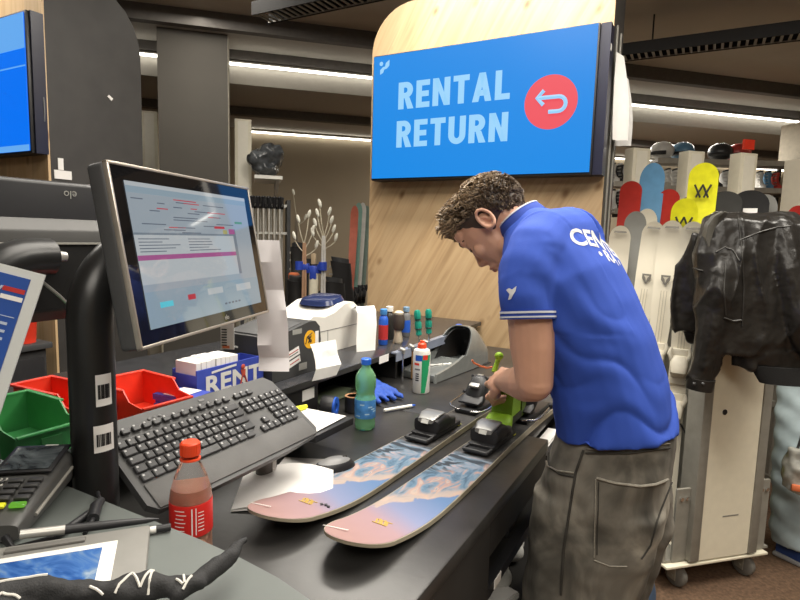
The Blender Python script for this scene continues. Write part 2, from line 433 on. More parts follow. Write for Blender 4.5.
q = MB(); pts = [(.338, .027), (.438, .027)] + [(.438+.034*cos(a), -.007+.034*sin(a)) for a in [pi/2 - pi*k/10 for k in range(11)]] + [(.393, -.041)]
q.tube([(x, F-.0012, z) for x, z in pts], .0095, 8, flat=1)
q.tube([(.366, F-.0012, .061), (.334, F-.0012, .027), (.366, F-.0012, -.007)], .0095, 8)
q.build('return_arrow', SIGNTXT, t, smooth=0)
mk_ = lambda pts: [(-.574+(x-30)*.00161, .325-(y-120)*.00161) for x, y in pts]
q = MB(); c0 = mk_([(45, 140)])[0]; q.lathe([(.0115, 0), (.0115, .0006)], (c0[0], F, c0[1]), 20, axis=(0, -1, 0)); q.build('shop_mark_dot', SIGNTXT, t, smooth=0)
q = MB(); q.prism(mk_([(41, 176), (41, 160), (51, 152), (60, 150), (63, 139), (77, 130), (77, 149), (67, 158), (57, 160), (53, 170)])[::-1], 0, .0006, TM(0, 0))
q.build('shop_mark', SIGNTXT, t, smooth=0)
# papers on the dark side of the column
def hang_sheet(name, label, pts_top, drop, w, m, curl, cat='paper', rz=0, loc=(0, 0, 0), group=None, n=10, twist=0):
    P = []
    for i in range(n+1):
        f = i/n; row = []
        for j in range(5):
            u = j/4-.5
            row.append((u*w + twist*f*f*.1, -curl*sin(f*pi*.9)*(.4+u) - .03*f*f*curl/.03*(u > 0), -drop*f + .01*u))
        P.append(row)
    o = MB().grid(P, .0006).build(name, m, loc=loc, rz=rz)
    return tag(o, label, cat, group)
hang_sheet('paper_sheet', 'white notice sheet hung on the side of the sign column, near the screen edge', None, .40, .12, PAPER, .03, loc=(-.440, 2.945, 2.40), rz=radians(82), twist=.3)
hang_sheet('paper_sheet', 'long grey-white sheet hung behind the other on the sign column side', None, .34, .11, mat('paper_grey', (.6, .59, .57), .8), .03, loc=(-.438, 3.09, 2.33), rz=radians(75))
0 and hang_sheet('paper_sheet', 'narrow sheet low on the side of the sign column, above the blue shirt', None, .45, .11, mat('paper_grey', (.6, .59, .57), .8), .02, loc=(-.432, 3.0, 1.90), rz=radians(80))

# left station column and its screen
t = thing('sign_column', 'dark sided column at the left edge with pine front and rounded top corner', 'sign column', (-3.655, 1.692, 0))
PINE2 = wood('pine_boards_upright', [(.25, (.52, .34, .18)), (.45, (.60, .42, .23)), (.6, (.65, .47, .28)), (.8, (.55, .37, .2))], (0, 0, 0), (16, 4, .8))
MB().box((0, -.006, 1.41), (1.30, .012, 2.82)).build('pine_front', PINE2, t, smooth=0)
ol = [(0, 0), (.54, 0), (.54, 2.50), (.53, 2.58), (.50, 2.66), (.45, 2.73), (.38, 2.78), (.29, 2.81), (0, 2.82)]
MB().prism(ol, -.65, .65, axes((0, .001, 0), (0, 1, 0), (0, 0, 1), (1, 0, 0))).build('dark_body', DECOR, t, smooth=30)
b = MB(); b.box((.653, .34, 2.23), (.006, .03, .016), rot=(radians(-35), 0, 0)); b.build('sticker', PAPER, t, smooth=0)
b = MB(); b.box((.653, .06, 1.775), (.004, .09, .045)); b.box((.653, .05, 1.83), (.004, .028, .06)); b.build('tape_patch', PAPER, t, smooth=0)
t = thing('display_screen', 'blue display at the upper left edge, cut by the picture', 'display', (-3.60, 1.6385, 2.208))
MB().box((0, -.004, 0), (1.212, .075, .682), bevel=.004).build('bezel', BLACK, t)
MB().box((.610, .004, 0), (.02, .06, .682)).build('side_housing', mat('housing_navy', (.012, .013, .03), .35), t, smooth=0)
p = MB(); p.m = glow('screen_blue', (.0, .17, .90), 1.0); p.box((0, -.0435, 0), (1.19, .006, .66)); p.build('picture', None, t, smooth=0)
p = MB(); p.m = glow('screen_pale', (.13, .40, .86), 1.0); p.box((.0, -.0475, .245), (1.19, .002, .165)); p.box((0, -.0475, .08), (1.19, .002, .006)); p.box((0, -.0475, -.315), (1.19, .002, .03)); p.build('picture_banner', None, t, smooth=0)
b = MB(); b.tube([(.6085+.014*sin(a), .02, -.12+.075*cos(a)) for a in [pi*k/8 for k in range(9)]], .004, 6); b.build('cable', MIDG, t)
# left station cabinet
t = thing('black_cabinet', 'black cabinet of the next station, seen behind the leaflet', 'cabinet', (-3.485, 1.05, 0))
MB().box((0, 0, .45), (1.25, 1.0, .90), bevel=.004).build('body', BLACKM, t)
MB().box((0, 0, .915), (1.30, 1.04, .03), bevel=.004).build('top', DARKG, t)
b = MB(); 
for k in (-.25, .25): b.box((.628, k, .5), (.012, .47, .72), bevel=.003)
b.build('door', BLACK, t)
t = tag(MB().lathe([(.05, 0), (.062, .16), (.066, .165), (.06, .165), (.05, .01)], n=20).build('red_tub', RED, loc=(-2.92, 1.48, .931)), 'small red tub on the black cabinet, behind the leaflet', 'tub')
# ------------------------------------------------------------------ work counter
TOPM = mat('worktop_black', (.030, .029, .028), .34, var=.35, scale=7, bump=.06, bscale=60)
FASC = mat('counter_black', (.020, .019, .018), .5, var=.2, scale=8)
TRIMM = mat('worktop_trim', (.06, .058, .055), .3, .5)
ct = thing('work_counter', 'long black work counter with open shelves, carrying the skis and printers', 'counter', (-1.07, 1.2, 0))
def wc(x0, x1, y0, y1, z0, z1, bevel=0, mb=None):
    mb = mb or MB(); mb.box(((x0+x1)/2+1.07, (y0+y1)/2-1.2, (z0+z1)/2), (x1-x0, y1-y0, z1-z0), bevel=bevel); return mb
wc(-1.75, -.365, .50, 1.60, .885, .92, .004).build('worktop', TOPM, ct)
wc(-1.75, -.425, 1.601, 2.855, .885, .92, .003).build('worktop_rear', TOPM, ct)
wc(-.395, -.37, .51, 1.12, 0, .884).build('front_panel', FASC, ct, smooth=0)
wc(-.395, -.37, 1.121, 1.60, .80, .884).build('fascia', FASC, ct, smooth=0)
wc(-1.74, -1.70, .51, 2.85, 0, .884).build('back_panel', FASC, ct, smooth=0)
wc(-1.699, -.396, 1.09, 1.12, 0, .884).build('partition_board', FASC, ct, smooth=0)
wc(-1.699, -.40, 2.70, 2.74, 0, .884).build('end_board', FASC, ct, smooth=0)
for z in (.70, .50, .28): wc(-1.699, -.40, 1.121, 2.699, z-.01, z+.01).build('shelf_board', FASC, ct, smooth=0)
for z in (.70, .50): wc(-.399, -.375, 1.125, 2.695, z-.015, z+.012).build('shelf_lip', BLACK, ct, smooth=0)
q = MB(); wc(-.424, -.385, 1.602, 2.69, .845, .857, mb=q); wc(-.383, -.368, 1.602, 2.69, .835, .868, mb=q); q.build('paper_tray', BLACK, ct, smooth=0)
wc(-1.70, -.55, 1.125, 2.69, .02, .06).build('plinth', FASC, ct, smooth=0)
# shelf fillings
def papers(name, label, loc, rz, w, l, n, m=PAPER, group=None):
    mb = MB()
    for k in range(n): mb.box((random.uniform(-.004, .004), random.uniform(-.004, .004), .003+k*.006), (w, l, .0055), rot=(0, 0, random.uniform(-.06, .06)))
    return tag(mb.build(name, m, loc=loc, rz=rz, smooth=0), label, 'papers', group)
papers('paper_stack', 'white sheet in the tray beside the right ski, under the blue shirt', (-.404, 1.75, .8575), .02, .036, .20, 2)
papers('paper_stack', 'white papers standing on the upper open shelf next to the black front panel', (-.46, 1.20, .7105), .3, .08, .12, 6)
papers('paper_stack', 'loose white leaflets on the middle open shelf below', (-.46, 1.35, .5105), -.3, .10, .2, 4)
mb = MB()
for k in range(5): mb.ell((random.uniform(-.05, .05), k*.05-.1, .035), (.045, .04, .034), n=10)
vs, fs = fused(mb, .008, 4)
tag(MB().add([v+V((0, 0, .003-min(u.z for u in vs))) for v in vs], fs).build('crumpled_cloth', mat('cloth_white', (.55, .55, .52), .9), loc=(-.47, 1.55, .511)), 'crumpled whitish cloth on the middle open shelf by the grey jeans', 'cloth')
tag(MB().box((0, 0, .05), (.10, .16, .10), bevel=.015).build('parts_box', mat('box_dull_green', (.16, .2, .17), .4), loc=(-.455, 1.75, .711), rz=.15), 'dull green plastic box on the upper open shelf, by the jeans pocket', 'box')
t = thing('parts_box', 'black parts box on the upper open shelf between papers and green box', 'box', (-.48, 1.46, .711), .1)
MB().box((0, 0, .045), (.14, .2, .09), bevel=.008).build('body', BLACK, t)
MB().box((0, 0, .096), (.145, .205, .012), bevel=.004).build('lid', DARKG, t)
tag(MB().box((0, 0, .045), (.012, .05, .03)).build('price_tag', PAPER, loc=(-.369, 1.2, .41), smooth=0), 'white tag on the lower shelf edge', 'tag') if False else None
for y, z in ((1.20, .5), (1.33, .5), (1.2, .70)):
    q = MB(); q.box((-.3735+1.07, y-1.2, z), (.002, .045, .022)); q.build('shelf_tag', PAPER, ct, smooth=0)

# raised shelf for printers at the back of the counter
rs = thing('raised_shelf', 'black raised shelf along the back of the counter under the printers', 'shelf', (-1.4, 2.0, .921))
def rc(x0, x1, y0, y1, z0, z1, bevel=0, mb=None):
    mb = mb or MB(); mb.box(((x0+x1)/2+1.4, (y0+y1)/2-2.0, (z0+z1)/2-.921), (x1-x0, y1-y0, z1-z0), bevel=bevel); return mb
rc(-1.74, -1.05, .52, 2.85, 1.03, 1.05, .002).build('shelf_board', mat('shelf_black', (.035, .036, .04), .25, var=.2), rs)
rc(-1.73, -1.065, 1.22, 1.41, .922, 1.029).build('end_box', FASC, rs, smooth=0)
rc(-1.73, -1.70, .60, 2.69, .922, 1.029).build('back_panel', FASC, rs, smooth=0)
for y in (.54, 1.95, 2.83): rc(-1.69, -1.08, y, y+.015, .922, 1.029).build('upright', FASC, rs, smooth=0)
q = MB(); rc(-1.053, -1.049, .53, 2.84, 1.031, 1.049, mb=q); q.build('metal_edge', TRIMM, rs, smooth=0)
for y, z, w, h in ((1.36, 1.0, .06, .035), (1.80, 1.035, .07, .028)):
    q = MB(); rc(-1.0645 if z < 1.02 else -1.0488, -1.0635 if z < 1.02 else -1.0478, y-w/2, y+w/2, z-h/2, z+h/2, mb=q); q.build('label_sticker', PAPER, rs, smooth=0)

# ------------------------------------------------------------------ front counter (grey, rounded corner)
FCM = mat('front_counter_grey_green', (.115, .128, .121), .45, var=.12, scale=6)
fc = thing('front_counter', 'grey-green service counter top with rounded corner, in the bottom left', 'counter', (-.9, .1, 0))
ol = [(-1.2, -.45), (.70, -.45), (.70, .08), (.695, .17), (.675, .25), (.64, .305), (.595, .338), (.545, .358), (.49, .370), (.42, .377), (.34, .380), (-1.2, .38)]
MB().prism(ol, 1.068, 1.10).build('top', FCM, fc, smooth=30)
MB().prism([(x*.97, y*.93) for x, y in ol], 0, 1.067).build('body', FASC, fc, smooth=30)
q = MB(); q.prism([(x*1.0015, y*1.002) for x, y in ol], 1.075, 1.093); q.build('edge_band', mat('edge_band_grey', (.25, .27, .25), .4), fc, smooth=30)

# ------------------------------------------------------------------ point of sale pole and screens
POLE = mat('pole_black', (.014, .014, .014), .33, var=.1)
def arc(c, a, b, n=8): return [V(c)+V(a)*cos(t)+V(b)*sin(t) for t in [pi/2*k/n for k in range(n+1)]]
def pos_pole(name, label, base, top, target, r, marks):
    t = thing(name, label, 'screen stand', base)
    h = top; d = V(target) - V(base); d.z = 0; dist = d.length; d.normalize(); R = min(.11, dist*.9)
    pts = [V((0, 0, .012)), V((0, 0, .3)), V((0, 0, h-R))]
    for k in range(1, 9):
        a = pi/2*k/8; pts.append(d*(R-R*cos(a)) + V((0, 0, h-R+R*sin(a))))
    pts.append(d*dist + V((0, 0, h)))
    MB().tube(pts, r, 28).build('pole', POLE, t, smooth=50)
    MB().lathe([(r*1.7, 0), (r*1.7, .008), (r*1.2, .012)], n=32).build('base_plate', BLACK, t)
    e = d*dist + V((0, 0, h))
    q = MB(); q.tube([e+d*.0005, e+d*.006, e+d*.016, e+d*.030], [r*.5, r*.45, .011, .009], 14); q.build('mount_cap', ALU, t)
    for (ang, z, w, hh) in marks:
        P = []
        for i in range(2):
            P.append([(cos(ang+(j/6-.5)*w/r)*(r+.0012), sin(ang+(j/6-.5)*w/r)*(r+.0012), z+(i-.5)*hh) for j in range(7)])
        s = MB().grid(P, .0005).build('barcode_sticker', PAPER, t)
        q = MB(); q.m = BLACK
        for j in range(9):
            a = ang+((j+.7)/10-.5)*w/r*.8
            q.box((cos(a)*(r+.0018), sin(a)*(r+.0018), z-.002), (.0012 if j % 3 else .0022, .0012 if j % 3 else .0022, hh*.45), rot=(0, 0, a))
        q.build('barcode', BLACK, s, smooth=0)
    return t
pos_pole('screen_stand', 'thick black curved pole with barcode stickers holding the lit screen', (-.838, .522, .921), .545, (-.86, .64, 0), .0335,
         [(radians(-5), .330, .024, .05), (radians(-8), .253, .030, .043)])
pos_pole('screen_stand', 'black curved tube behind the leaflet holding the turned-away screen', (-1.045, .445, .921), .525, (-1.055, .585, 0), .034, [])

# lit touch screen
def touch_screen():
    TL = V((-.72, .478, 1.593)); a = radians(17.8); ti = radians(10)
    u = V((-sin(a), cos(a), 0)); nn = V((cos(a), sin(a), 0)); dn = (V((0, 0, -1))*cos(ti) + nn*sin(ti)).normalized(); n = u.cross(-dn).normalized()
    if n.dot(nn) < 0: n = -n
    W, H = .42, .264
    c = TL + u*W/2 + dn*H/2
    t = thing('touch_screen', 'lit touch screen showing a booking page, facing the bench', 'monitor', c)
    def M(off=0): return axes(n*off, u, -dn, n)
    hb = MB().xf(M()); hb.box((0, 0, -.0195), (W, H, .031), bevel=.008, seg=3); hb.box((0, -.02, -.05), (W*.55, H*.6, .03), bevel=.01)
    hb.build('housing', DARKG, t)
    r = MB().xf(M())
    for x, y, w, h in ((0, H/2-.0025, W, .005), (0, -H/2+.0025, W, .005), (W/2-.0025, 0, .005, H), (-W/2+.0025, 0, .005, H)): r.box((x, y, -.003), (w, h, .008), bevel=.0015)
    r.build('silver_rim', mat('rim_champagne', (.42, .38, .33), .35, .6), t)
    g = MB().xf(M()); g.box((0, 0, -.0025), (W-.010, H-.010, .004))
    GL = mat('screen_glass_black', (.006, .006, .007), .04, ior=1.8); g.build('glass_border', GL, t, smooth=0)
    bw, bh = W-.058, H-.050
    def G(name, c, s=1.0): return glow(name, c, s, rough=.045, ior=1.85)
    PALE = G('page_pale', (.36, .42, .47), .72); PALE2 = G('page_blue_pale', (.30, .40, .47), .72); GR = G('page_grey', (.20, .25, .30), .7); MAG = G('page_magenta', (.40, .10, .28), .75)
    CY = G('page_cyan', (.08, .48, .58)); RD = G('page_red', (.45, .03, .05), .9); TX = G('page_text', (.12, .15, .20), .7); WH = G('page_white', (.50, .54, .56), .75); YG = G('page_yellow', (.45, .42, .15), .7); GN = G('page_green', (.12, .32, .15), .7)
    s = MB().xf(M(.0002)); s.m = PALE
    def R_(x0, y0, x1, y1, m, lvl=1):  # 0..1 from the left and the top
        s.box(((x0+x1)/2*bw - bw/2, bh/2 - (y0+y1)/2*bh, .0003*lvl), ((x1-x0)*bw, (y1-y0)*bh, .0004), m=m)
    R_(0, 0, 1, 1, PALE, 0)
    R_(0, 0, 1, .03, WH); R_(0, .03, 1, .075, PALE2); R_(.0, .75, 1, 1, PALE2)
    R_(0, .345, .8, .36, GR); R_(0, .36, .8, .50, WH); R_(0, .50, .8, .535, MAG); R_(0, .535, .8, .70, WH)
    R_(.80, .30, .83, .70, GR)
    for i in range(26):
        y = .09+random.randint(0, 13)*.019; x = random.uniform(.02, .65); R_(x, y, x+random.uniform(.05, .2), y+.007, TX if random.random() < .75 else RD, 2)
    for i in range(10):
        y = .385+i % 5*.022; x = .02+(i//5)*.35; R_(x, y, x+random.uniform(.15, .3), y+.006, TX, 2)
    R_(.62, .28, .72, .30, RD, 2); R_(.70, .31, .74, .345, YG, 2); R_(.76, .30, .82, .345, MAG, 2); R_(.84, .23, .92, .25, GN, 2)
    R_(.085, .83, .175, .87, CY, 2); R_(.29, .81, .35, .85, RD, 2); R_(.46, .79, .60, .84, WH, 2); R_(.74, .79, .90, .85, WH, 2)
    for i in range(5): R_(.60+i*.035, .93, .62+i*.035, .945, TX, 2)
    s.build('screen_picture', None, t, smooth=0)
    l = MB().xf(M(.0002)); put_text(l, 'elo', .012, M(.0) if False else axes((0, 0, 0), (1, 0, 0), (0, 1, 0), (0, 0, 1)) @ Matrix.Translation((.035, -H/2+.010, 0)), ALUG, align='CENTER'); l.build('maker_mark', ALUG, t, smooth=0)
touch_screen()

# screen turned away
def back_screen():
    c = V((-1.105, .60, 1.455)); t = thing('customer_screen', 'dark screen turned away, its back with a small upside-down mark', 'monitor', c)
    n = V((cos(radians(-3)), 0, sin(radians(-3)))).normalized(); u = V((0, 1, 0)); up = n.cross(u)
    Mx = axes((0, 0, 0), u, up, n)
    W, H = .42, .264
    b = MB().xf(Mx); b.box((0, 0, 0), (W, H, .03), bevel=.008, seg=3); b.build('housing', BLACK, t)
    b = MB().xf(Mx)
    b.loft([((0, -.035, .014), (W*.49, 0, 0), (0, .098, 0)), ((0, -.035, .032), (W*.44, 0, 0), (0, .078, 0)), ((0, -.035, .034), (W*.43, 0, 0), (0, .075, 0))], 40, p=12)
    b.build('back_cover', mat('back_cover_dark', (.032, .031, .029), .38), t)
    b = MB().xf(Mx); b.box((0, -.045, .0345), (.24, .125, .004)); b.build('mount_recess', mat('recess_black', (.006, .006, .006), .6), t, smooth=0)
    b = MB().xf(Mx); b.box((-.118, -.045, .038), (.004, .125, .012)); b.box((0, .017, .038), (.24, .003, .008)); b.build('mount_bracket', ALUG, t, smooth=0)
    b = MB().xf(Mx)
    for x in (-.08, .08): b.ell((x, .0, .038), .004, n=8)
    b.build('screws', ALU, t)
    b = MB().xf(Mx); b.tube([(-.03, -.05, .05), (0, -.08, .055), (.02, -.10, .05)], .003, 6); b.build('cable', ALU, t)
    b = MB().xf(Mx); put_text(b, 'elo', .021, Matrix.Translation((.045, .116, .0155)) @ Matrix.Rotation(pi, 4, 'Z'), mat('mark_grey', (.30, .30, .28), .5), align='CENTER'); b.build('maker_mark', None, t, smooth=0)
back_screen()

# barcode tag on a cable under the lit screen, and receipts hung on its corner
q = MB(); q.m = PAPER; q.box((0, 0, 0), (.03, .002, .075)); q.m = DARKG
for k in range(7): q.box((-.007, -.0012, -.028+k*.006), (.012, .0006, .003))
q.m = ORANGE; q.box((-.003, -.0012, -.032), (.016, .0006, .006))
o = q.build('cable_tag', None, loc=(-.94, .905, 1.272), rz=radians(30), smooth=0); tag(o, 'white barcode tag hanging below the lit screen', 'tag')
q = MB(); q.tube([(0, 0, .037), (.0, .004, .06), (.03, -.03, .10)], .002, 6); q.build('string', WHITE, o)

def receipt(name, label, pts, w, side, m=PAPER, wav=.004):
    """paper strip through centre points, width along the unit vector side"""
    sd = V(side).normalized(); P = []
    n = len(pts)
    for i, p in enumerate(pts):
        p = V(p); row = []
        for j in range(5):
            u = j/4-.5; row.append(p + sd*u*w + V((sd.y, -sd.x, 0))*wav*sin(i*1.9+u*2.2))
        P.append(row)
    c = V(pts[-1]); P = [[v-c for v in r] for r in P]
    o = MB().grid(P, .0004).build(name, m, loc=c, smooth=25); return tag(o, label, 'receipt', 'paper slips at the counter')
RCP = mat('receipt_paper', (.70, .67, .68), .8, var=.04)
receipt('receipt', 'long creased receipt hung from the lit screen over the label printer', [aty(264, 240, .945), aty(266, 262, .942), aty(268, 290, .95), aty(271, 310, .945), aty(273, 328, .955), aty(273, 345, .945), aty(274, 358, .95), aty(274, 371, .945)], .068, (.8, .6, 0), RCP, .006)
# ------------------------------------------------------------------ keyboard on its tilted tray
def keyboard():
    c = V((-.842, .794, 1.093)); t = thing('keyboard', 'black full-size keyboard tilted on a tray below the lit screen', 'keyboard', c)
    a = radians(34.5)
    u = V((0, 1, 0)); v = V((-cos(a), 0, sin(a))); n = u.cross(v); n = n if n.z > 0 else -n     # u along, v away from the operator
    Mx = axes((0, 0, 0), u, v, n)
    W, D = .453, .2
    b = MB().xf(Mx)
    ol = [(-W/2, -D/2+.02), (-W/2+.015, -D/2+.003), (-.1, -D/2-.004), (.1, -D/2-.004), (W/2-.015, -D/2+.003), (W/2, -D/2+.02), (W/2-.004, D/2-.02), (W/2-.02, D/2), (-W/2+.02, D/2), (-W/2+.004, D/2-.02)]
    b.prism(ol, -.012, .002); b.build('case', mat('keyboard_case', (.070, .070, .070), .5), t, smooth=30)
    b = MB().xf(Mx); b.box((0, -D/2+.03, .0035), (W-.03, .052, .004), bevel=.002); b.build('palm_rest', mat('palm_rest', (.105, .103, .10), .6, bump=.1, bscale=300), t)
    KEY = mat('key_black', (.050, .050, .052), .45); LEG = mat('key_legend', (.5, .5, .5), .6)
    k = MB().xf(Mx); lg = MB().xf(Mx); w = .019
    y0 = -D/2+.068
    def key(x, y, kw=1, kh=1):
        k.box((x+(kw-1)*w/2, y+(kh-1)*w/2, .0055), (w*kw-.0025, w*kh-.0025, .006), bevel=.0016, seg=1)
        lg.box((x-.003, y+.003, .0087), (.004, .0035, .0003))
    xl = -W/2+.026
    for r, (st, cnt) in enumerate([(0, 0), (.0, 12), (.4, 12), (.0, 13), (.0, 13)]):
        y = y0+r*w
        if r == 0:
            x = xl
            for kw in (1.25, 1.25, 1.25, 5.5, 1.25, 1.25, 1.25, 1.25): key(x, y, kw); x += kw*w
        else:
            x = xl+(0, 1.3, 1.7, 1.5, 0)[r]*w
            if r in (1, 2, 3): key(xl, y, (0, 1.25, 1.65, 1.45)[r])
            while x < xl+13.2*w-w*.5: key(x, y); x += w
            key(x, y, max(1, (xl+15*w-x)/w))
    for i in range(13): key(xl+i*w*1.15, y0+5.4*w, 1, .75)
    for i in range(3):
        for j in (3, 4): key(xl+(15.5+i)*w, y0+j*w)
        key(xl+(15.5+i)*w, y0); key(xl+(15.5+i)*w, y0+5.4*w, 1, .75)
    key(xl+16.5*w, y0+w)
    for i in range(4):
        for j in range(5):
            if i < 3 or j in (4, 3, 1): key(xl+(18.9+i)*w*.985, y0+j*w, 1, 1)
    k.build('keys', KEY, t, smooth=30); lg.build('key_legends', LEG, t, smooth=0)
    b = MB().xf(Mx); b.box((.01, D/2-.012, .0025), (.014, .006, .001)); 
    for i in range(3): b.ell((-.12+i*.012, D/2-.018, .003), (.004, .0035, .0015), n=10)
    b.build('media_buttons', MIDG, t)
    tr = thing('keyboard_tray', 'dark tray and grey post carrying the keyboard, with a side wing for paper', 'tray', (-.86, .86, .921))
    off = c - V((-.86, .86, .921)); My = axes(off, u, v, n)
    b = MB().xf(My); b.box((0, .01, -.0165), (W*.86, D*.8, .007), bevel=.002); b.build('plate', BLACK, tr)
    b = MB(); b.cyl((-.005, .09, .0), (-.005, .09, .135), .024, n=24); b.build('post', mat('post_grey', (.17, .16, .15), .4, .3), tr)
    b = MB(); b.box((.0195, .09, .07), (.002, .012, .09)); b.build('post_label', PAPER, tr, smooth=0)
    b = MB(); b.lathe([(.055, 0), (.055, .006), (.03, .010)], (-.005, .09, 0), 24); b.build('foot', BLACK, tr)
    b = MB(); b.box((-.04, .29, .075), (.18, .17, .02), bevel=.003); b.build('paper_wing', BLACK, tr)
    b = MB(); b.box((-.11, .29, .035), (.025, .13, .068)); b.build('wing_bracket', BLACK, tr, smooth=0)
keyboard()
P = [[(-.07+.14*i/4, -.07+.14*j/4, .001+.0005*((i+j) % 2)) for j in range(5)] for i in range(5)]
tag(MB().grid(P, .0006).build('paper_sheet', PAPER, loc=(-.895, 1.152, 1.0085), rz=.05), 'blank white sheet on the black wing beside the keyboard', 'paper')
t = thing('marker_pen', 'yellow marker lying behind the keyboard corner', 'marker', (-.967, 1.155, 1.008), radians(80))
MB().tube([(-.05, 0, .009), (.03, 0, .009)], .008, 12).build('barrel', YEL, t)
MB().tube([(.0305, 0, .009), (.06, 0, .009)], [.0085, .006], 12).build('cap', YEL, t)

# drink bottles
GLS = mat('clear_bottle', (.93, .93, .93), .04, trans=1, ior=1.2, var=0)
GLG = mat('green_bottle', (.30, .66, .36), .06, trans=.6, ior=1.2, var=0.02)
t = thing('soda_bottle', 'small clear cola bottle with red label and red cap', 'bottle', (-.712, .603, .921))
MB().lathe([(.020, 0), (.031, .004), (.0335, .015), (.033, .05), (.0325, .10), (.0335, .145), (.032, .158), (.026, .180), (.0165, .202), (.0135, .208), (.0135, .216)], n=32).build('bottle', GLS, t)
MB().lathe([(.018, .003), (.0295, .006), (.0315, .015), (.031, .05), (.0308, .150), (.029, .164), (.001, .164)], n=32).build('cola', mat('cola', (.55, .30, .21), .15, trans=.45), t)
LBR = mat('label_red', (.62, .025, .02), .4)
lb = MB().lathe([(.0338, .090), (.0340, .091), (.0340, .142), (.0338, .143)], n=32).build('label', LBR, t)
q = MB(); q.m = PAPER
def wrap(q, r, a0, z, w, h, m=None):
    P = [[(cos(a0+(j/4-.5)*w/r)*r, sin(a0+(j/4-.5)*w/r)*r, z+(i-.5)*h) for j in range(5)] for i in range(2)]
    q.add([p for rr in P for p in rr], [(j, j+1, 5+j+1, 5+j) for j in range(4)], m)
va = radians(-50)
for k in range(7): wrap(q, .0343, va-.35+random.uniform(-.05, .05), .097+k*.0065, random.uniform(.014, .02), .0014)
for k in range(6): wrap(q, .0343, va+.62, .101+k*.006, .010, .0014)
wrap(q, .0343, va+.20, .117, .002, .045); wrap(q, .0343, va+.38, .117, .0015, .045)
q.build('label_print', PAPER, lb, smooth=0)
q = MB(); q.lathe([(.0145, .217), (.0155, .218), (.0155, .237), (.013, .2395)], n=36)
for k in range(30): q.box((cos(k*2*pi/30)*.0155, sin(k*2*pi/30)*.0155, .2275), (.001, .001, .018), rot=(0, 0, k*2*pi/30))
q.build('cap', mat('cap_red', (.75, .07, .02), .4), t)
MB().lathe([(.0142, .209), (.0165, .2095), (.0165, .212), (.0142, .2125)], n=28).build('cap_ring', mat('cap_red', (.75, .07, .02), .4), t)

t = thing('water_bottle', 'green plastic water bottle with blue cap and blue label', 'bottle', (-.868, 1.385, .921))
MB().lathe([(.012, .003), (.026, 0), (.031, .006), (.0315, .02), (.030, .03), (.0318, .035), (.0318, .095), (.029, .100), (.0275, .115), (.0315, .13), (.0315, .150), (.029, .165), (.020, .180), (.0135, .188), (.0135, .196)], n=32).build('bottle', GLG, t)
lb = MB().lathe([(.0320, .037), (.0322, .038), (.0322, .092), (.0320, .093)], n=32).build('label', mat('label_blue', (.07, .26, .62), .4, var=.35, scale=45), t)
q = MB()
for k in range(6): wrap(q, .0325, radians(-50)+random.uniform(-.9, .9), .045+k*.007, .014, .004)
q.build('label_print', mat('label_pale', (.45, .68, .85), .5), lb, smooth=0)
q = MB(); q.lathe([(.0145, .197), (.0155, .198), (.0155, .213), (.013, .215)], n=30); q.build('cap', mat('cap_blue', (.02, .13, .65), .35), t)

# booklet, mouse, pen on the worktop
P = []
for i in range(9):
    u = i/8; P.append([(-.105+.21*u, -.075+.15*j/4, .004+.028*sin(u*pi*.9)*(.4+.15*j)+.002*j) for j in range(5)])
t = thing('booklet', 'open white booklet curling up under the tip of the left ski', 'booklet', (-.785, .925, .921), radians(35))
MB().grid(P, .0008).build('page', PAPER, t)
q = MB(); q.m = DARKG; q.box((.03, -.03, .0355), (.02, .004, .0004), rot=(0, .1, .1))
MB().grid([[(x, y-.004, z*.35+.0005) for x, y, z in r] for r in P], .0008).build('under_page', mat('paper_grey', (.6, .59, .57), .8), t)
P = [[(-.07+.14*i/4, -.05+.1*j/4, .001+.004*(i/4)**2) for j in range(5)] for i in range(5)]
tag(MB().grid(P, .0006).build('paper_slip', mat('paper_grey', (.6, .59, .57), .8), loc=(-.835, 1.06, .9225), rz=.4), 'grey paper slip under the keyboard tray beside the mouse', 'paper')
t = thing('computer_mouse', 'black computer mouse with grey top beside the keyboard tray', 'mouse', (-.760, 1.075, .921), radians(60))
MB().loft([((0, 0, .001), (.054, 0, 0), (0, .030, 0)), ((0, 0, .014), (.056, 0, 0), (0, .032, 0)), ((0, 0, .026), (.046, 0, 0), (0, .026, 0)), ((.002, 0, .034), (.028, 0, 0), (0, .016, 0)), ((.002, 0, .036), (.01, 0, 0), (0, .006, 0))], 24).build('body', BLACK, t, smooth=80)
MB().loft([((0, 0, .029), (.042, 0, 0), (0, .023, 0)), ((.002, 0, .0355), (.027, 0, 0), (0, .015, 0)), ((.002, 0, .0375), (.01, 0, 0), (0, .006, 0))], 24).build('top_shell', mat('mouse_grey', (.20, .20, .20), .4), t, smooth=80)
MB().box((.028, 0, .034), (.012, .004, .008), bevel=.002).build('wheel', BLACKM, t)
t = thing('ballpoint_pen', 'white ballpoint pen lying on the black worktop near the spray can', 'pen', (-.868, 1.60, .921), radians(62))
MB().tube([(-.06, 0, .006), (.05, 0, .006)], .0055, 12).build('barrel', WHITE, t)
MB().tube([(.0502, 0, .006), (.066, 0, .006)], [.005, .002], 12).build('tip', BLUE, t)

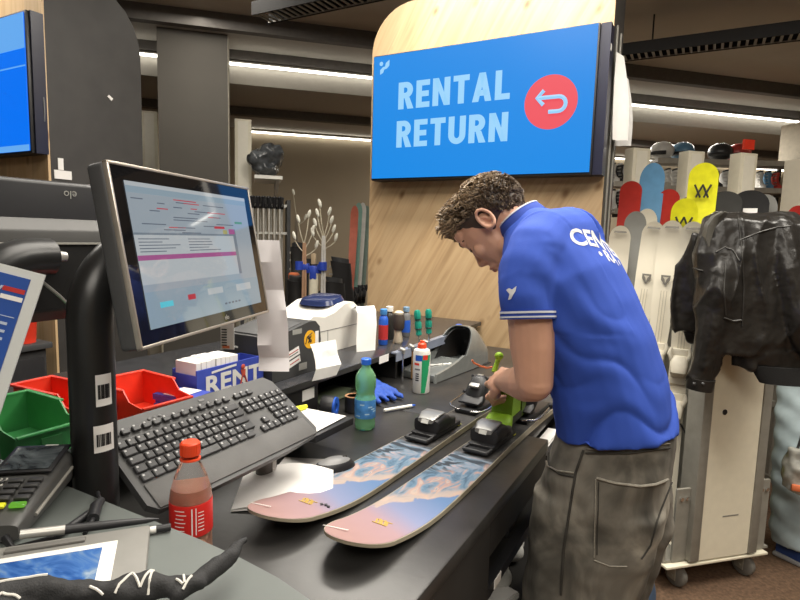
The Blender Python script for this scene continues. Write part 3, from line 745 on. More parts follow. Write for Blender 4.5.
# ------------------------------------------------------------------ bins, flyers behind the pole
def bin_(name, label, loc, rz, m, w=.15, l=.20, h=.085):
    t = thing(name, label, 'storage bin', loc, rz, 'open plastic storage bins')
    q = MB(); th = .003
    # long side along x, low open front at +x
    def side(s):
        q.prism([(-l/2, 0), (l/2-.012, 0), (l/2, h*.62), (l/2-.05, h*.70), (l/2-.075, h), (-l/2-.006, h)], -th/2, th/2, axes((0, s*(w/2), 0), (1, 0, 0), (0, 0, 1), (0, -1, 0)))
    side(1); side(-1)
    q.box((0, 0, .0015), (l-.012, w, th)); q.box((-l/2-.002, 0, h/2), (th, w, h)); q.box((l/2-.007, 0, h*.31), (th, w, h*.62), rot=(0, radians(12), 0))
    q.build('tub', m, t, smooth=30)
    r = MB()
    for s in (-1, 1): r.box((-.038, s*(w/2+.004), h-.002), (l-.074, .010, .006), bevel=.002)
    r.box((-l/2-.006, 0, h-.002), (.012, w+.018, .006), bevel=.002); r.build('rim', m, t); MB().box((l/2, 0, h*.62), (.010, w, .006), bevel=.002).build('front_lip', m, t)
    g = MB(); g.box((l/2+.0035, 0, h*.30), (.003, .04, .03)); g.build('card_slot', mat('slot_' + m.name, [c*.45 for c in m.node_tree.nodes['Color Ramp'].color_ramp.elements[0].color[:3]], .5), t, smooth=0)
    return t
bin_('storage_bin', 'green open storage bin in front of the leaflet and pole', (-1.205, .600, 1.051), 0, GREEN, .125, .20, .085)
bin_('storage_bin', 'red open storage bin nearest the flyer box, behind the keyboard', (-1.165, .850, 1.051), radians(-4), RED, .13, .20, .085)
bin_('storage_bin', 'red open storage bin half hidden behind the thick black pole', (-1.27, .725, 1.051), radians(3), RED, .085, .23, .085)

# flyer box RENT
FB = mat('flyer_blue', (.045, .075, .42), .45, var=.1)
t = thing('flyer_box', 'blue card box printed RENT holding a stack of white cards', 'flyer box', (-1.19, 1.118, 1.051), radians(0))
q = MB(); q.box((.045, 0, .0425), (.004, .25, .085)); q.box((-.045, 0, .04), (.004, .25, .08)); q.box((0, -.123, .035), (.086, .004, .07)); q.box((0, .123, .04), (.086, .004, .08)); q.box((0, 0, .003), (.086, .246, .005))
q.build('box', FB, t, smooth=0)
q = MB(); fit_text(q, 'RENT', -.095, .012, .21, .052, axes((.0475, 0, 0), (0, 1, 0), (0, 0, 1), (1, 0, 0)), WHITE, bold=.03)
q.box((.0475, -.03, .074), (.001, .09, .006), rot=(.06, 0, 0)); q.build('lettering', WHITE, t, smooth=0)
q = MB(); q.ell((.0485, .040, .066), (.002, .008, .008), n=10); q.loft([((.0485, .040, .058), (.001, 0, 0), (0, .010, 0)), ((.0485, .042, .040), (.001, 0, 0), (0, .007, 0))], 10); q.tube([(.0485, .037, .040), (.0485, .030, .018)], .0025, 6); q.tube([(.0485, .046, .040), (.0485, .054, .018)], .0025, 6); q.build('printed_figure', mat('print_red', (.5, .08, .05), .5), t)
for k in range(11):
    pass
q = MB()
for k in range(9): q.box((random.uniform(-.002, .002), -.112+k*.0168, .052+random.uniform(0, .004)), (.080, .0160, .090), bevel=.001, seg=1)
tag(q.build('card_stack', PAPER, loc=(-1.19, 1.118, 1.057), smooth=30), 'stack of white cards standing in the RENT box', 'cards', kind='stuff')
tag(MB().box((0, 0, .008), (.10, .14, .016)).build('flyer_stack', FB, loc=(-1.40, 1.17+.0, 1.026), rz=.2, smooth=0), 'x', 'x') if False else None
q = MB(); q.m = FB
for k in range(5): q.box((random.uniform(-.003, .003), random.uniform(-.003, .003), .004+k*.008), (.12, .075, .0078), rot=(0, 0, random.uniform(-.08, .08)))
o = q.build('flyer_stack', None, loc=(-1.14, .945, 1.051), rz=.1, smooth=0); tag(o, 'short pile of blue and white flyers left of the RENT box, by the red bin', 'flyers')
q = MB(); q.box((0, 0, .0415), (.06, .07, .001)); q.build('white_print', PAPER, o, smooth=0)

# ------------------------------------------------------------------ leaflet in its stand
def leaflet():
    A = V((-.665, .372, 1.425)); d = V((-.75, -.02, -1.0))
    # plane through the right edge, leaning back, facing the camera side
    rt = ray(45, 275)*.62 + CAM; rb = ray(-22, 478)*.60 + CAM
    edge = (rb-rt); Hh = edge.length; e = edge.normalized()
    sd = V((-.72, -.70, .0)); sd = (sd - e*sd.dot(e)).normalized(); n = sd.cross(e); n = n if n.dot(CAM-rt) > 0 else -n
    t = thing('leaflet_stand', 'blue printed leaflet in a clear leaning stand at the left edge', 'leaflet stand', rb)
    Mx = axes(rt-rb, -sd, -e, n)      # x grows to the right edge at 0, y up, origin at the top right corner
    W = .21
    q = MB().xf(Mx); q.box((-W/2, -Hh/2, -.002), (W, Hh, .003)); q.build('stand', mat('acrylic_rim', (.62, .64, .63), .15, var=.02), t, smooth=0)
    LB = mat('leaflet_blue', (.025, .085, .36), .35, var=.12, scale=8)
    q = MB().xf(Mx); q.box((-W/2-.006, -Hh/2-.003, .0002), (W-.012, Hh-.012, .0012)); q.build('leaflet', LB, t, smooth=0)
    q = MB().xf(Mx); q.m = mat('print_pale', (.45, .52, .66), .5)
    for k in range(12):
        y = -.062-k*.0085
        if k == 5: y -= .004
        x = -.020
        while x > -.18:
            w = random.uniform(.004, .010); q.box((x-w/2, y, .0010), (w, .0030, .0004)); x -= w+.002
    q.box((-.1, -.054, .001), (.17, .0008, .0004)); q.box((-.1, -.112, .001), (.17, .0008, .0004))
    put_text(q, 'city', .016, Matrix.Translation((-.058, -.030, .0012)), None or q.m, bold=.0004)
    q.box((-.024, -.0335, .001), (.022, .005, .0004), m=PAPER)
    q.box((-.024, -.0245, .001), (.022, .005, .0004), m=REDD)
    q.build('leaflet_print', None, t, smooth=0)
    q = MB(); q.prism([(-.09, -.06), (.09, -.06), (.09, .06), (-.09, .06)], 1.102-rb.z, 1.106-rb.z, Matrix.Translation((-.07, -.07, 0)) @ Matrix.Rotation(radians(45), 4, 'Z')); q.build('base', mat('acrylic_rim', (.62, .64, .63), .15, var=.02), t, smooth=0)
leaflet()
# ------------------------------------------------------------------ things on the front counter
def terminal():
    d = V((.65, -.76, 0)).normalized(); r = V((.76, .65, 0)).normalized()
    fr = V((-.845, .500, 1.102)); c = fr + d*.09 - r*.045
    t = thing('card_terminal', 'dark grey card payment terminal with keypad and green key on the front counter', 'card terminal', c)
    Mx = axes((0, 0, 0), r, -d, (0, 0, 1))     # x right, y away
    q = MB().xf(Mx)
    q.loft([((0, .088, .024), (.038, 0, 0), (0, 0, .022)), ((0, .075, .030), (.041, 0, 0), (0, 0, .028)), ((0, .0, .025), (.041, 0, 0), (0, 0, .023)), ((0, -.07, .018), (.039, 0, 0), (0, 0, .016)), ((0, -.092, .013), (.034, 0, 0), (0, 0, .011))], 28, p=5)
    q.build('body', mat('terminal_grey', (.075, .075, .072), .4), t)
    tl = radians(7.5)
    Fx = Mx @ Matrix.Translation((0, 0, .0488)) @ Matrix.Rotation(tl, 4, 'X')
    q = MB().xf(Fx); q.box((0, .043, .0025), (.076, .078, .004), bevel=.0015); q.build('screen_frame', BLACK, t)
    q = MB().xf(Fx); q.box((0, .042, .0052), (.064, .064, .001)); q.build('screen', ramp_mat('terminal_display', [(.35, (.02, .025, .03)), (.6, (.12, .14, .15)), (.75, (.25, .28, .28))], (1, 1, 1), .08, scale=18, distort=2), t, smooth=0)
    q = MB().xf(Fx); q.box((.012, .0795, .0047), (.018, .003, .0006)); q.build('maker_mark', WHITE, t, smooth=0)
    q = MB().xf(Fx)
    for i in range(4):
        for j in range(3): q.box((-.024+j*.024, -.012-i*.014, .0005), (.019, .010, .005), bevel=.002)
    q.build('keypad', mat('terminal_key', (.05, .05, .05), .5), t)
    q = MB().xf(Fx); put_text(q, '1 2 3', .008, Matrix.Translation((-.027, -.014, .0034)), WHITE); put_text(q, '4 5 6', .008, Matrix.Translation((-.027, -.028, .0034)), WHITE); put_text(q, '7 8 9', .008, Matrix.Translation((-.027, -.042, .0034)), WHITE); q.build('key_digits', WHITE, t, smooth=0)
    for x, m in ((.024, glow('key_green', (.25, .75, .05), .5)), (0, YEL), (-.024, RED)):
        q = MB().xf(Fx); q.box((x, -.068, -.0012), (.019, .010, .005), bevel=.002); q.build('function_key', m, t)
    q = MB().xf(Mx); q.tube([(.0415, .07, .030), (.0415, -.06, .020)], .0025, 8); q.build('side_ridge', ALUG, t)
    q = MB(); q.tube([Mx @ V((.02, -.094, .008)), Mx @ V((.04, -.12, .006)), Mx @ V((.075, -.10, .005)), Mx @ V((.10, -.03, .005))], .005, 10); q.build('cable', BLACK, t)
terminal()
tab_u = V((.63, .77, 0)).normalized(); tab_v = V((.80, -.60, 0)).normalized()
tu = V((.63, .77, 0)).normalized(); tvv = V((tu.y, -tu.x, 0))
A = V((-.616, .455, 1.102))
t = thing('signature_tablet', 'grey signature pad with a white-framed blue screen on the front counter', 'tablet', A)
Mx = axes((0, 0, 0), tu, tvv*-1, (0, 0, 1))   # x right, y up the pad; origin at its far right corner
q = MB().xf(Mx); q.box((-.13, -.085, .006), (.26, .17, .012), bevel=.003); q.build('housing', mat('pad_grey', (.20, .195, .18), .5), t)
q = MB().xf(Mx); q.box((-.138, -.094, .0125), (.205, .125, .002)); q.build('white_frame', WHITE, t, smooth=0)
scr = ramp_mat('pad_screen', [(.38, (.02, .07, .24)), (.5, (.05, .13, .34)), (.62, (.13, .21, .34)), (.72, (.3, .36, .42))], (1, 2.2, 1), .12, scale=14, distort=1.5)
sb = scr.node_tree.nodes['Principled BSDF']; rr_ = [n for n in scr.node_tree.nodes if n.type == 'VALTORGB'][0]
scr.node_tree.links.new(rr_.outputs[0], sb.inputs['Emission Color']); sb.inputs['Emission Strength'].default_value = .12
q = MB().xf(Mx); q.box((-.14, -.094, .0139), (.178, .100, .001)); q.build('screen', scr, t, smooth=0)
q = MB().xf(Mx); q.box((-.115, -.016, .0135), (.085, .010, .004), bevel=.0015); q.build('pen_rest', mat('pad_rest', (.13, .125, .115), .5), t)
# stylus with silver end
a, b = V((-.712, .345, 1.124)), V((-.628, .478, 1.1075))
t = thing('stylus_pen', 'black stylus with a silver end lying across the signature pad', 'stylus', a)
e = b-a
MB().tube([V((0, 0, 0)), e*.30], [.0058, .0062], 14).build('silver_barrel', ALU, t)
MB().tube([e*.302, e*.62, e*.9, e], [.0062, .0056, .004, .001], 14).build('black_barrel', BLACK, t)
# cable with plug, pen stub
t = thing('plug_cable', 'black plug and cable lying at the edge of the front counter, beside the pole', 'cable', (-.70, .43, 1.101))
MB().tube([(.0, .0, .008), (-.028, .022, .009), (-.038, .036, .009)], [.008, .008, .006], 12).build('plug', BLACK, t)
MB().tube([(-.038, .036, .009), (-.056, .044, .008), (-.075, .055, .004)], .0028, 8).build('cable', BLACK, t)
MB().tube([(.0, .0, .008), (.02, -.018, .012), (.03, -.03, .010)], .003, 8).build('cable_tail', BLACK, t)
t = thing('pen_stub', 'short pen with a pale cap at the counter edge by the cola bottle', 'pen', (-.622, .446, 1.101), radians(52))
MB().tube([(-.008, 0, .005), (.018, 0, .005)], .0045, 10).build('pale_cap', WHITE, t)
MB().tube([(.0182, 0, .005), (.036, 0, .005)], .005, 10).build('barrel', BLACK, t)
# printed black gloves heap
def gloves():
    o0 = V((-.548, .312, 1.101))
    t = thing('printed_scarf', 'black cloth with white lettering and a red patch heaped on the pad', 'scarf', o0)
    mb = MB()
    ax = V((.63, .77, 0)).normalized(); ay = V((.77, -.63, 0))
    def p(x, y, z): return ax*x+ay*(y+.016)+V((0, 0, z*.55))
    chain(mb, [p(-.24, .03, .022), p(-.18, .0, .045), p(-.13, .015, .03)], [.014, .015, .014])
    chain(mb, [p(-.14, .01, .022), p(-.09, -.01, .038), p(-.03, -.005, .030), p(.03, .01, .022)], [.014, .014, .015, .013])
    chain(mb, [p(.02, .01, .020), p(.07, .015, .022), p(.12, .02, .016)], [.013, .013, .010])
    chain(mb, [p(.10, .03, .012), p(.15, -.01, .018), p(.175, -.035, .030)], [.009, .009, .006])
    mb.ell(p(-.05, .05, .02), (.11, .04, .014)); mb.ell(p(-.2, .05, .02), (.08, .04, .014))
    def dsp(v, n): return .006*noise.noise(v*34) + .003*noise.noise(v*80)
    vs, fs = fused(mb, .0035, 5, disp=dsp); zmin = min(v.z for v in vs); vs = [v+V((0, 0, .016-zmin)) if v.dot(ax) < .045 else v+V((0, 0, .016-zmin)) for v in vs]
    MB().add(vs, fs).build('cloth', mat('scarf_black', (.022, .022, .023), .75, bump=.25, bscale=500), t, smooth=80)
    bv = BVHTree.FromPolygons(vs, fs)
    def onto(x, y):
        h = bv.ray_cast(p(x, y, .3), V((0, 0, -1)))[0]; return h
    q = MB(); q.m = mat('scarf_print', (.62, .60, .55), .8)
    strokes = [[(-.215, .0), (-.20, -.025)], [(-.205, .004), (-.19, -.02)],
        [(.0, .02), (.02, .0)], [(.0, .02), (.018, .034)], [(.011, .010), (.028, .024)], [(.02, .0), (.036, .014)],
        [(.04, .02), (.058, -.004)], [(.058, -.004), (.066, .012)], [(.066, .012), (.078, -.006)], [(.078, -.006), (.07, .03)],
        [(.05, .035), (.07, .03)], [(.10, .01), (.115, .03)], [(.115, .01), (.10, .03)], [(.107, .005), (.109, .035)], [(-.07, .0), (-.055, -.008), (-.04, -.004)], [(-.06, -.02), (-.02, -.022)]]
    for st in strokes:
        pts = []; st = [(x, y+.012) for x, y in st]
        for (x0, y0), (x1, y1) in zip(st, st[1:]):
            for k in range(6):
                h = onto(x0+(x1-x0)*k/5, y0+(y1-y0)*k/5)
                if h: pts.append(h+V((0, 0, .0004)))
        if len(pts) > 2: q.tube(pts, .0014, 6)
    q.build('lettering', None, t)
    q = MB(); pts = [onto(.072, -.028), onto(.105, -.012), onto(.098, .012)]
    if all(pts): q.add([h+V((0, 0, .004)) for h in pts]+[h+V((0, 0, .0005)) for h in pts], [(0, 1, 2), (5, 4, 3), (0, 3, 4, 1), (1, 4, 5, 2), (2, 5, 3, 0)]); q.build('red_patch', mat('patch_red', (.72, .09, .04), .6), t, smooth=0)
gloves()

# ------------------------------------------------------------------ printers
DPR = mat('printer_dark', (.050, .051, .052), .45)
t = thing('label_printer', 'dark grey label printer with round yellow sticker on the raised shelf', 'printer', (-1.215, 1.365, 1.051))
q = MB(); ol = [(-.115, .0), (.105, .0), (.118, .01), (.125, .10), (.118, .145), (.095, .165), (.06, .166), (-.115, .135)]
q.prism(ol, -.10, .10, axes((0, 0, 0), (0, 1, 0), (0, 0, 1), (1, 0, 0))); q.build('body', DPR, t, smooth=25)
q = MB(); q.box((0, -.03, .148), (.17, .15, .012), bevel=.004, rot=(radians(9.5), 0, 0)); q.build('lid', mat('printer_lid', (.075, .076, .078), .45), t)
q = MB(); q.box((.0, -.1155, .06), (.14, .002, .025)); q.build('paper_slot', BLACK, t, smooth=0)
q = MB(); q.box((-.055, -.1165, .095), (.035, .001, .006)); q.build('maker_mark', WHITE, t, smooth=0)
q = MB(); q.lathe([(.030, 0), (.030, .0008)], (.1002, .065, .108), 32, axis=(1, 0, 0)); st = q.build('round_sticker', mat('sticker_yellow', (.80, .42, .02), .5), t, smooth=0)
q = MB(); put_text(q, '%', .030, axes((.1014, .053, .098), (0, 1, 0), (0, 0, 1), (1, 0, 0)), BLACK, bold=.001); q.tube([(.1013, .042, .095), (.1013, .05, .118), (.1013, .075, .128)], .0016, 6); q.build('sticker_print', BLACK, st, smooth=0)
q = MB(); q.m = PAPER
SG = mat('sticker_grey', (.3, .3, .28), .6)
for c_, d_, r_, m_ in (((.1006, .102, .108), (.001, .018, .045), 0, PAPER), ((.1006, .03, .025), (.001, .04, .022), 0, SG), ((.1006, .0, .142), (.001, .045, .016), 0, SG), ((.1006, -.012, .047), (.001, .058, .020), 14, PAPER)): MB().box(c_, d_, rot=(radians(r_), 0, 0)).build('sticker', m_, t, smooth=0)
q.box((.1006, -.018, .075), (.001, .060, .026), rot=(radians(14), 0, 0))
q.box((.1012, -.018, .079), (.0006, .048, .003), rot=(radians(14), 0, 0), m=REDD); q.box((.1012, -.018, .071), (.0006, .048, .003), rot=(radians(14), 0, 0), m=DARKG); q.box((.1012, -.012, .047), (.0006, .045, .003), rot=(radians(14), 0, 0), m=REDD)
q.build('address_sticker', None, t, smooth=0)
WPR = mat('printer_white', (.70, .68, .62), .4, var=.02)
t = thing('receipt_printer', 'white receipt printer with wavy top and blue-black window on the raised shelf', 'printer', (-1.36, 1.76, 1.051))
q = MB(); ol = [(-.185, 0), (.16, 0), (.165, .10), (.155, .155), (.11, .182), (.05, .178), (-.02, .150), (-.08, .140), (-.15, .150), (-.185, .135)]
q.prism(ol, -.12, .12, axes((0, 0, 0), (0, 1, 0), (0, 0, 1), (1, 0, 0))); q.build('body', WPR, t, smooth=35)
q = MB(); q.loft([((0, .06, .179), (.085, 0, 0), (0, .075, .012)), ((0, .06, .196), (.075, 0, 0), (0, .066, .010)), ((0, .06, .199), (.05, 0, 0), (0, .05, .007))], 32, p=3); q.build('window', mat('window_navy', (.02, .03, .09), .12), t)
q = MB(); q.box((.1205, .02, .088), (.0015, .27, .002)); q.box((.1205, -.06, .045), (.0015, .002, .085)); q.build('panel_gap', MIDG, t, smooth=0)
q = MB(); q.box((0, -.1865, .05), (.17, .003, .03)); q.build('paper_slot', BLACK, t, smooth=0)
# receipts at the printers
receipt('receipt', 'crumpled white slip hanging from the label printer side, right of the yellow sticker', [aty(323, 342, 1.42), aty(325, 350, 1.415), aty(327, 358, 1.41), aty(329, 367, 1.40), aty(324, 378, 1.395)], .085, (.45, .88, 0.12), PAPER, .006)
receipt('receipt', 'curling white receipt hanging from the front of the white printer', [aty(362, 308, 1.90), aty(365, 306, 1.875), aty(367, 312, 1.845), aty(367, 325, 1.835), aty(366, 340, 1.83), aty(366, 352, 1.82), aty(366, 360, 1.815)], .085, (.5, .86, 0), PAPER, .003)

# ------------------------------------------------------------------ tools and bottles at the back of the counter
def small_bottle(label, loc, r, h, m, cap, band=None):
    t = thing('small_bottle', label, 'bottle', loc, 0, 'bottles on the raised shelf')
    MB().lathe([(r*.9, 0), (r, .004), (r, h*.68), (r*.8, h*.78), (r*.55, h*.82), (r*.55, h*.84)], n=20).build('body', m, t)
    MB().lathe([(r*.72, h*.845), (r*.75, h*.85), (r*.72, h*.99), (r*.6, h)], n=20).build('cap', cap, t)
    if band: MB().lathe([(r*1.01, h*.15), (r*1.015, h*.16), (r*1.015, h*.55), (r*1.01, h*.56)], n=20).build('label', band, t)
small_bottle('small blue bottle with red label and blue cap, leftmost on the shelf', (-1.155, 1.972, 1.051), .020, .150, BLUE, mat('cap_sky', (.08, .30, .7), .4), REDD)
small_bottle('small dark bottle with white cap behind the blue one', (-1.20, 2.10, 1.051), .022, .145, mat('bottle_dark', (.03, .028, .025), .3), WHITE)
small_bottle('blue and grey bottle beside the green screwdrivers', (-1.17, 2.20, 1.051), .020, .135, MIDG, mat('cap_steel', (.2, .32, .45), .4), BLUE)
t = thing('wooden_brush', 'upright brush with dark bristle head and pale top at the shelf edge', 'brush', (-1.12, 2.04, 1.051))
MB().lathe([(.016, 0), (.02, .01), (.013, .05), (.016, .055)], n=18).build('pale_handle', mat('brush_wood', (.55, .47, .35), .6), t)
MB().lathe([(.018, .0555), (.024, .065), (.026, .10), (.022, .122)], n=18).build('dark_head', mat('brush_brown', (.06, .045, .035), .7), t)
MB().lathe([(.018, .1225), (.020, .13), (.013, .137), (.001, .139)], n=18).build('pale_top', mat('brush_top', (.62, .56, .42), .6), t)
t = thing('tool_holder', 'small clear holder clipped to the shelf edge with tools in it', 'tool holder', (-1.035, 2.16, 1.0))
q = MB(); q.box((0, 0, .05), (.022, .62, .006)); q.box((.012, 0, .035), (.003, .62, .035)); q.build('rail', mat('rail_clear', (.22, .25, .32), .15), t, smooth=0)
def screwdriver(label, loc, tilt, grip=TEAL, h=.11):
    t = thing('screwdriver', label, 'screwdriver', loc, 0, 'screwdrivers in the holder')
    t.rotation_euler = tilt
    MB().tube([(0, 0, -.10), (0, 0, .0)], .0032, 8).build('blade', CHROME, t)
    q = MB(); q.lathe([(.008, 0), (.013, .006), (.011, .022), (.0145, .03), (.0145, .055), (.0105, .064), (.0145, .075), (.0145, .098), (.010, .108), (.001, .110)], n=8); q.build('grip', grip, t, smooth=30)
    q = MB(); q.lathe([(.0148, .066), (.0115, .0685), (.0148, .071)], n=12); q.lathe([(.0135, .026), (.0152, .029), (.0135, .032)], n=12); q.build('collar', BLACK, t)
screwdriver('green-handled screwdriver in the holder, left one of the pair', (-1.03, 2.055, 1.090), (0, radians(-6), radians(20)))
screwdriver('green-handled screwdriver in the holder, right next to the spray can', (-1.03, 2.150, 1.084), (0, radians(-4), radians(70)))
def hex_key(label, y, m, L):
    t = thing('hex_key', label, 'tool', (-1.02, y, 1.0), 0, 'tools hanging from the rail')
    MB().tube([(0, 0, .04), (0, 0, -L)], .004, 8).build('shaft', m, t)
    MB().tube([(-.012, -.01, .062), (0, 0, .055), (0, 0, .0405)], [.010, .012, .007], 10).build('head', ALU, t)
hex_key('thin steel tool hanging from the rail under the screwdrivers', 2.105, CHROME, .075)
hex_key('copper coloured tool hanging from the rail under the brush', 1.98, mat('copper_rod', (.45, .25, .12), .35, .7), .075)
hex_key('short steel tool hanging at the near end of the rail', 1.90, CHROME, .07)
t = thing('spray_can', 'tall white and green spray can with a red cap on the worktop', 'spray can', (-.905, 1.835, .921))
q = MB(); q.lathe([(.030, 0), (.0325, .004), (.0325, .150), (.029, .162), (.018, .168)], n=36); q.build('can', WHITE, t)
q = MB()
P = [[(cos(a)*.0328, sin(a)*.0328, z) for a in [radians(-62+k*9 - (1-z/.15)*48*(k/8)) for k in range(9)]] for z in (.004, .04, .08, .12, .146)]
q.grid(P); q.build('green_flash', mat('can_green', (.02, .30, .12), .4), t)
q = MB(); wrap(q, .0329, radians(-78), .135, .035, .022, BLUE); wrap(q, .0329, radians(-38), .138, .02, .018, RED)
wrap(q, .0330, radians(-98), .112, .022, .008, RED)
for k in range(4): wrap(q, .0330, radians(-92), .075-k*.008, .014, .005, BLACK)
wrap(q, .0330, radians(-92), .092, .022, .006, MIDG)
q.build('can_print', None, t, smooth=0)
MB().lathe([(.016, .1685), (.0175, .17), (.016, .184), (.009, .19), (.009, .196)], n=20).build('nozzle_cap', mat('cap_red', (.75, .07, .02), .4), t)
# green spray bottle behind the can
t = thing('small_bottle', 'lime green bottle with blue cap half hidden behind the spray can', 'bottle', (-1.045, 2.52, .921))
MB().lathe([(.03, 0), (.034, .01), (.034, .10), (.02, .13), (.012, .135)], n=20).build('body', mat('bottle_lime', (.30, .55, .08), .2), t)
MB().lathe([(.014, .1355), (.016, .14), (.016, .155), (.01, .158)], n=16).build('cap', BLUE, t)
tag(MB().tube([(0, 0, .018), (.02, .03, .05), (.05, .045, .075), (.075, .05, .065)], [.014, .018, .018, .010], 12).build('lime_clip', LIME, loc=(-1.085, 2.40, .921)), 'lime green clip lying behind the spray can', 'clip')
# grey boot cradle
def cradle():
    t = thing('boot_cradle', 'grey plastic boot testing cradle with an arched hood at the end of the bench', 'boot cradle', (-.965, 2.235, .921), radians(-6))
    w = .085
    def shell(ww, hh, back, rim0, rim1):
        P = []; n = 18
        for i in range(9):
            u = i/8; row = []
            for k in range(n+1):
                a = pi*k/n; c, sn = cos(a), sin(a)
                px = math.copysign(abs(c)**.6, c)*ww*(1-.12*u*u); pz = max(0.004, sn**.62*hh*(1-.45*u**2.5)) if sn > 1e-6 else .004
                rim = rim0 + (rim1-rim0)*min(1, pz/hh)
                row.append((px, rim*(1-u)+back*u, pz))
            P.append(row)
        P.append([(x*.2, back-.002, .06+.3*(z-.06)) for x, y, z in P[-1]])
        return P
    MB().grid(shell(w, .185, .235, -.06, .10), .004).build('hood', GREYB, t, smooth=60)
    MB().grid(shell(w-.014, .172, .222, -.045, .108), .003).build('inner_liner', mat('liner_black', (.015, .015, .016), .35), t, smooth=60)
    q = MB()
    for s in (-1, 1):
        q.prism([(-.255, 0), (.16, 0), (.16, .05), (-.02, .075), (-.08, .058), (-.15, .045), (-.245, .034)], -.006, .006, axes((s*(w-.006), 0, 0), (0, 1, 0), (0, 0, 1), (1, 0, 0)))
    q.box((0, -.248, .016), (2*w-.02, .012, .03), bevel=.004); q.box((0, -.01, .012), (2*w-.02, .48, .02))
    q.box((0, -.10, .028), (2*w-.022, .29, .014), rot=(radians(2.5), 0, 0)); q.build('trough', GREYB, t, smooth=40)
    q = MB()
    for k in range(5): q.box((-.02+k*.012, -.13+k*.02, .0375), (.03, .012, .003), rot=(0, 0, .5+k*.3))
    q.build('printed_mark', WHITE, t, smooth=0)
    q = MB(); q.box((0, 0, -.0), (2*w+.004, .49, .006)); q.build('rubber_base', BLACKM, t, smooth=0)
cradle()
# gloves, tape rolls, holder in the recess under the raised shelf
mb = MB()
for k in range(4): chain(mb, [(.0, -.03+k*.022, .03), (.05, -.045+k*.03, .022), (.10, -.06+k*.035, .012)], [.014, .013, .009])
mb.ell((-.03, 0, .03), (.05, .05, .03))
vs, fs = fused(mb, .006, 4, disp=lambda v, n: .004*noise.noise(v*60)); zm = min(v.z for v in vs)
t = tag(MB().add([v-V((0, 0, zm)) for v in vs], fs).build('work_glove', mat('glove_blue', (.02, .07, .36), .7), loc=(-1.02, 1.69, .9215), rz=radians(-20), smooth=80), 'crumpled blue work glove on the bench under the shelf edge', 'glove')
t = thing('tape_roll', 'black tape roll with copper rim standing behind the green bottle', 'tape roll', (-.985, 1.50, .921))
MB().lathe([(.026, 0), (.030, .002), (.030, .05), (.026, .052), (.022, .052), (.022, .002), (.026, 0)], n=28).build('roll', BLACK, t)
MB().lathe([(.022, .0525), (.030, .0525), (.030, .054), (.022, .054), (.022, .0525)], n=28).build('copper_rim', mat('copper_rim', (.35, .18, .09), .5), t)
t = thing('tape_dispenser', 'round black tape dispenser with a blue side lying under the raised shelf', 'tape dispenser', (-1.015, 1.40, .957), 0)
MB().lathe([(.012, -.02), (.034, -.02), (.036, -.015), (.036, .015), (.034, .02), (.012, .02), (.012, -.02)], n=32, axis=(1, .35, 0)).build('roll', BLACK, t)
MB().lathe([(.014, .0205), (.033, .0205), (.033, .026), (.014, .026), (.014, .0205)], n=32, axis=(1, .35, 0)).build('blue_side', BLUE, t)
MB().lathe([(.0, -.022), (.011, -.022), (.011, .022), (.0, .022)], n=20, axis=(1, .35, 0)).build('core', mat('core_dark', (.02, .02, .02), .3), t)
tag(MB().box((0, 0, .004), (.12, .22, .008), bevel=.002).build('cutting_mat', mat('mat_green', (.16, .19, .12), .4), loc=(-1.16, 1.60, .921)), 'dull green mat lying in the recess under the raised shelf', 'mat')
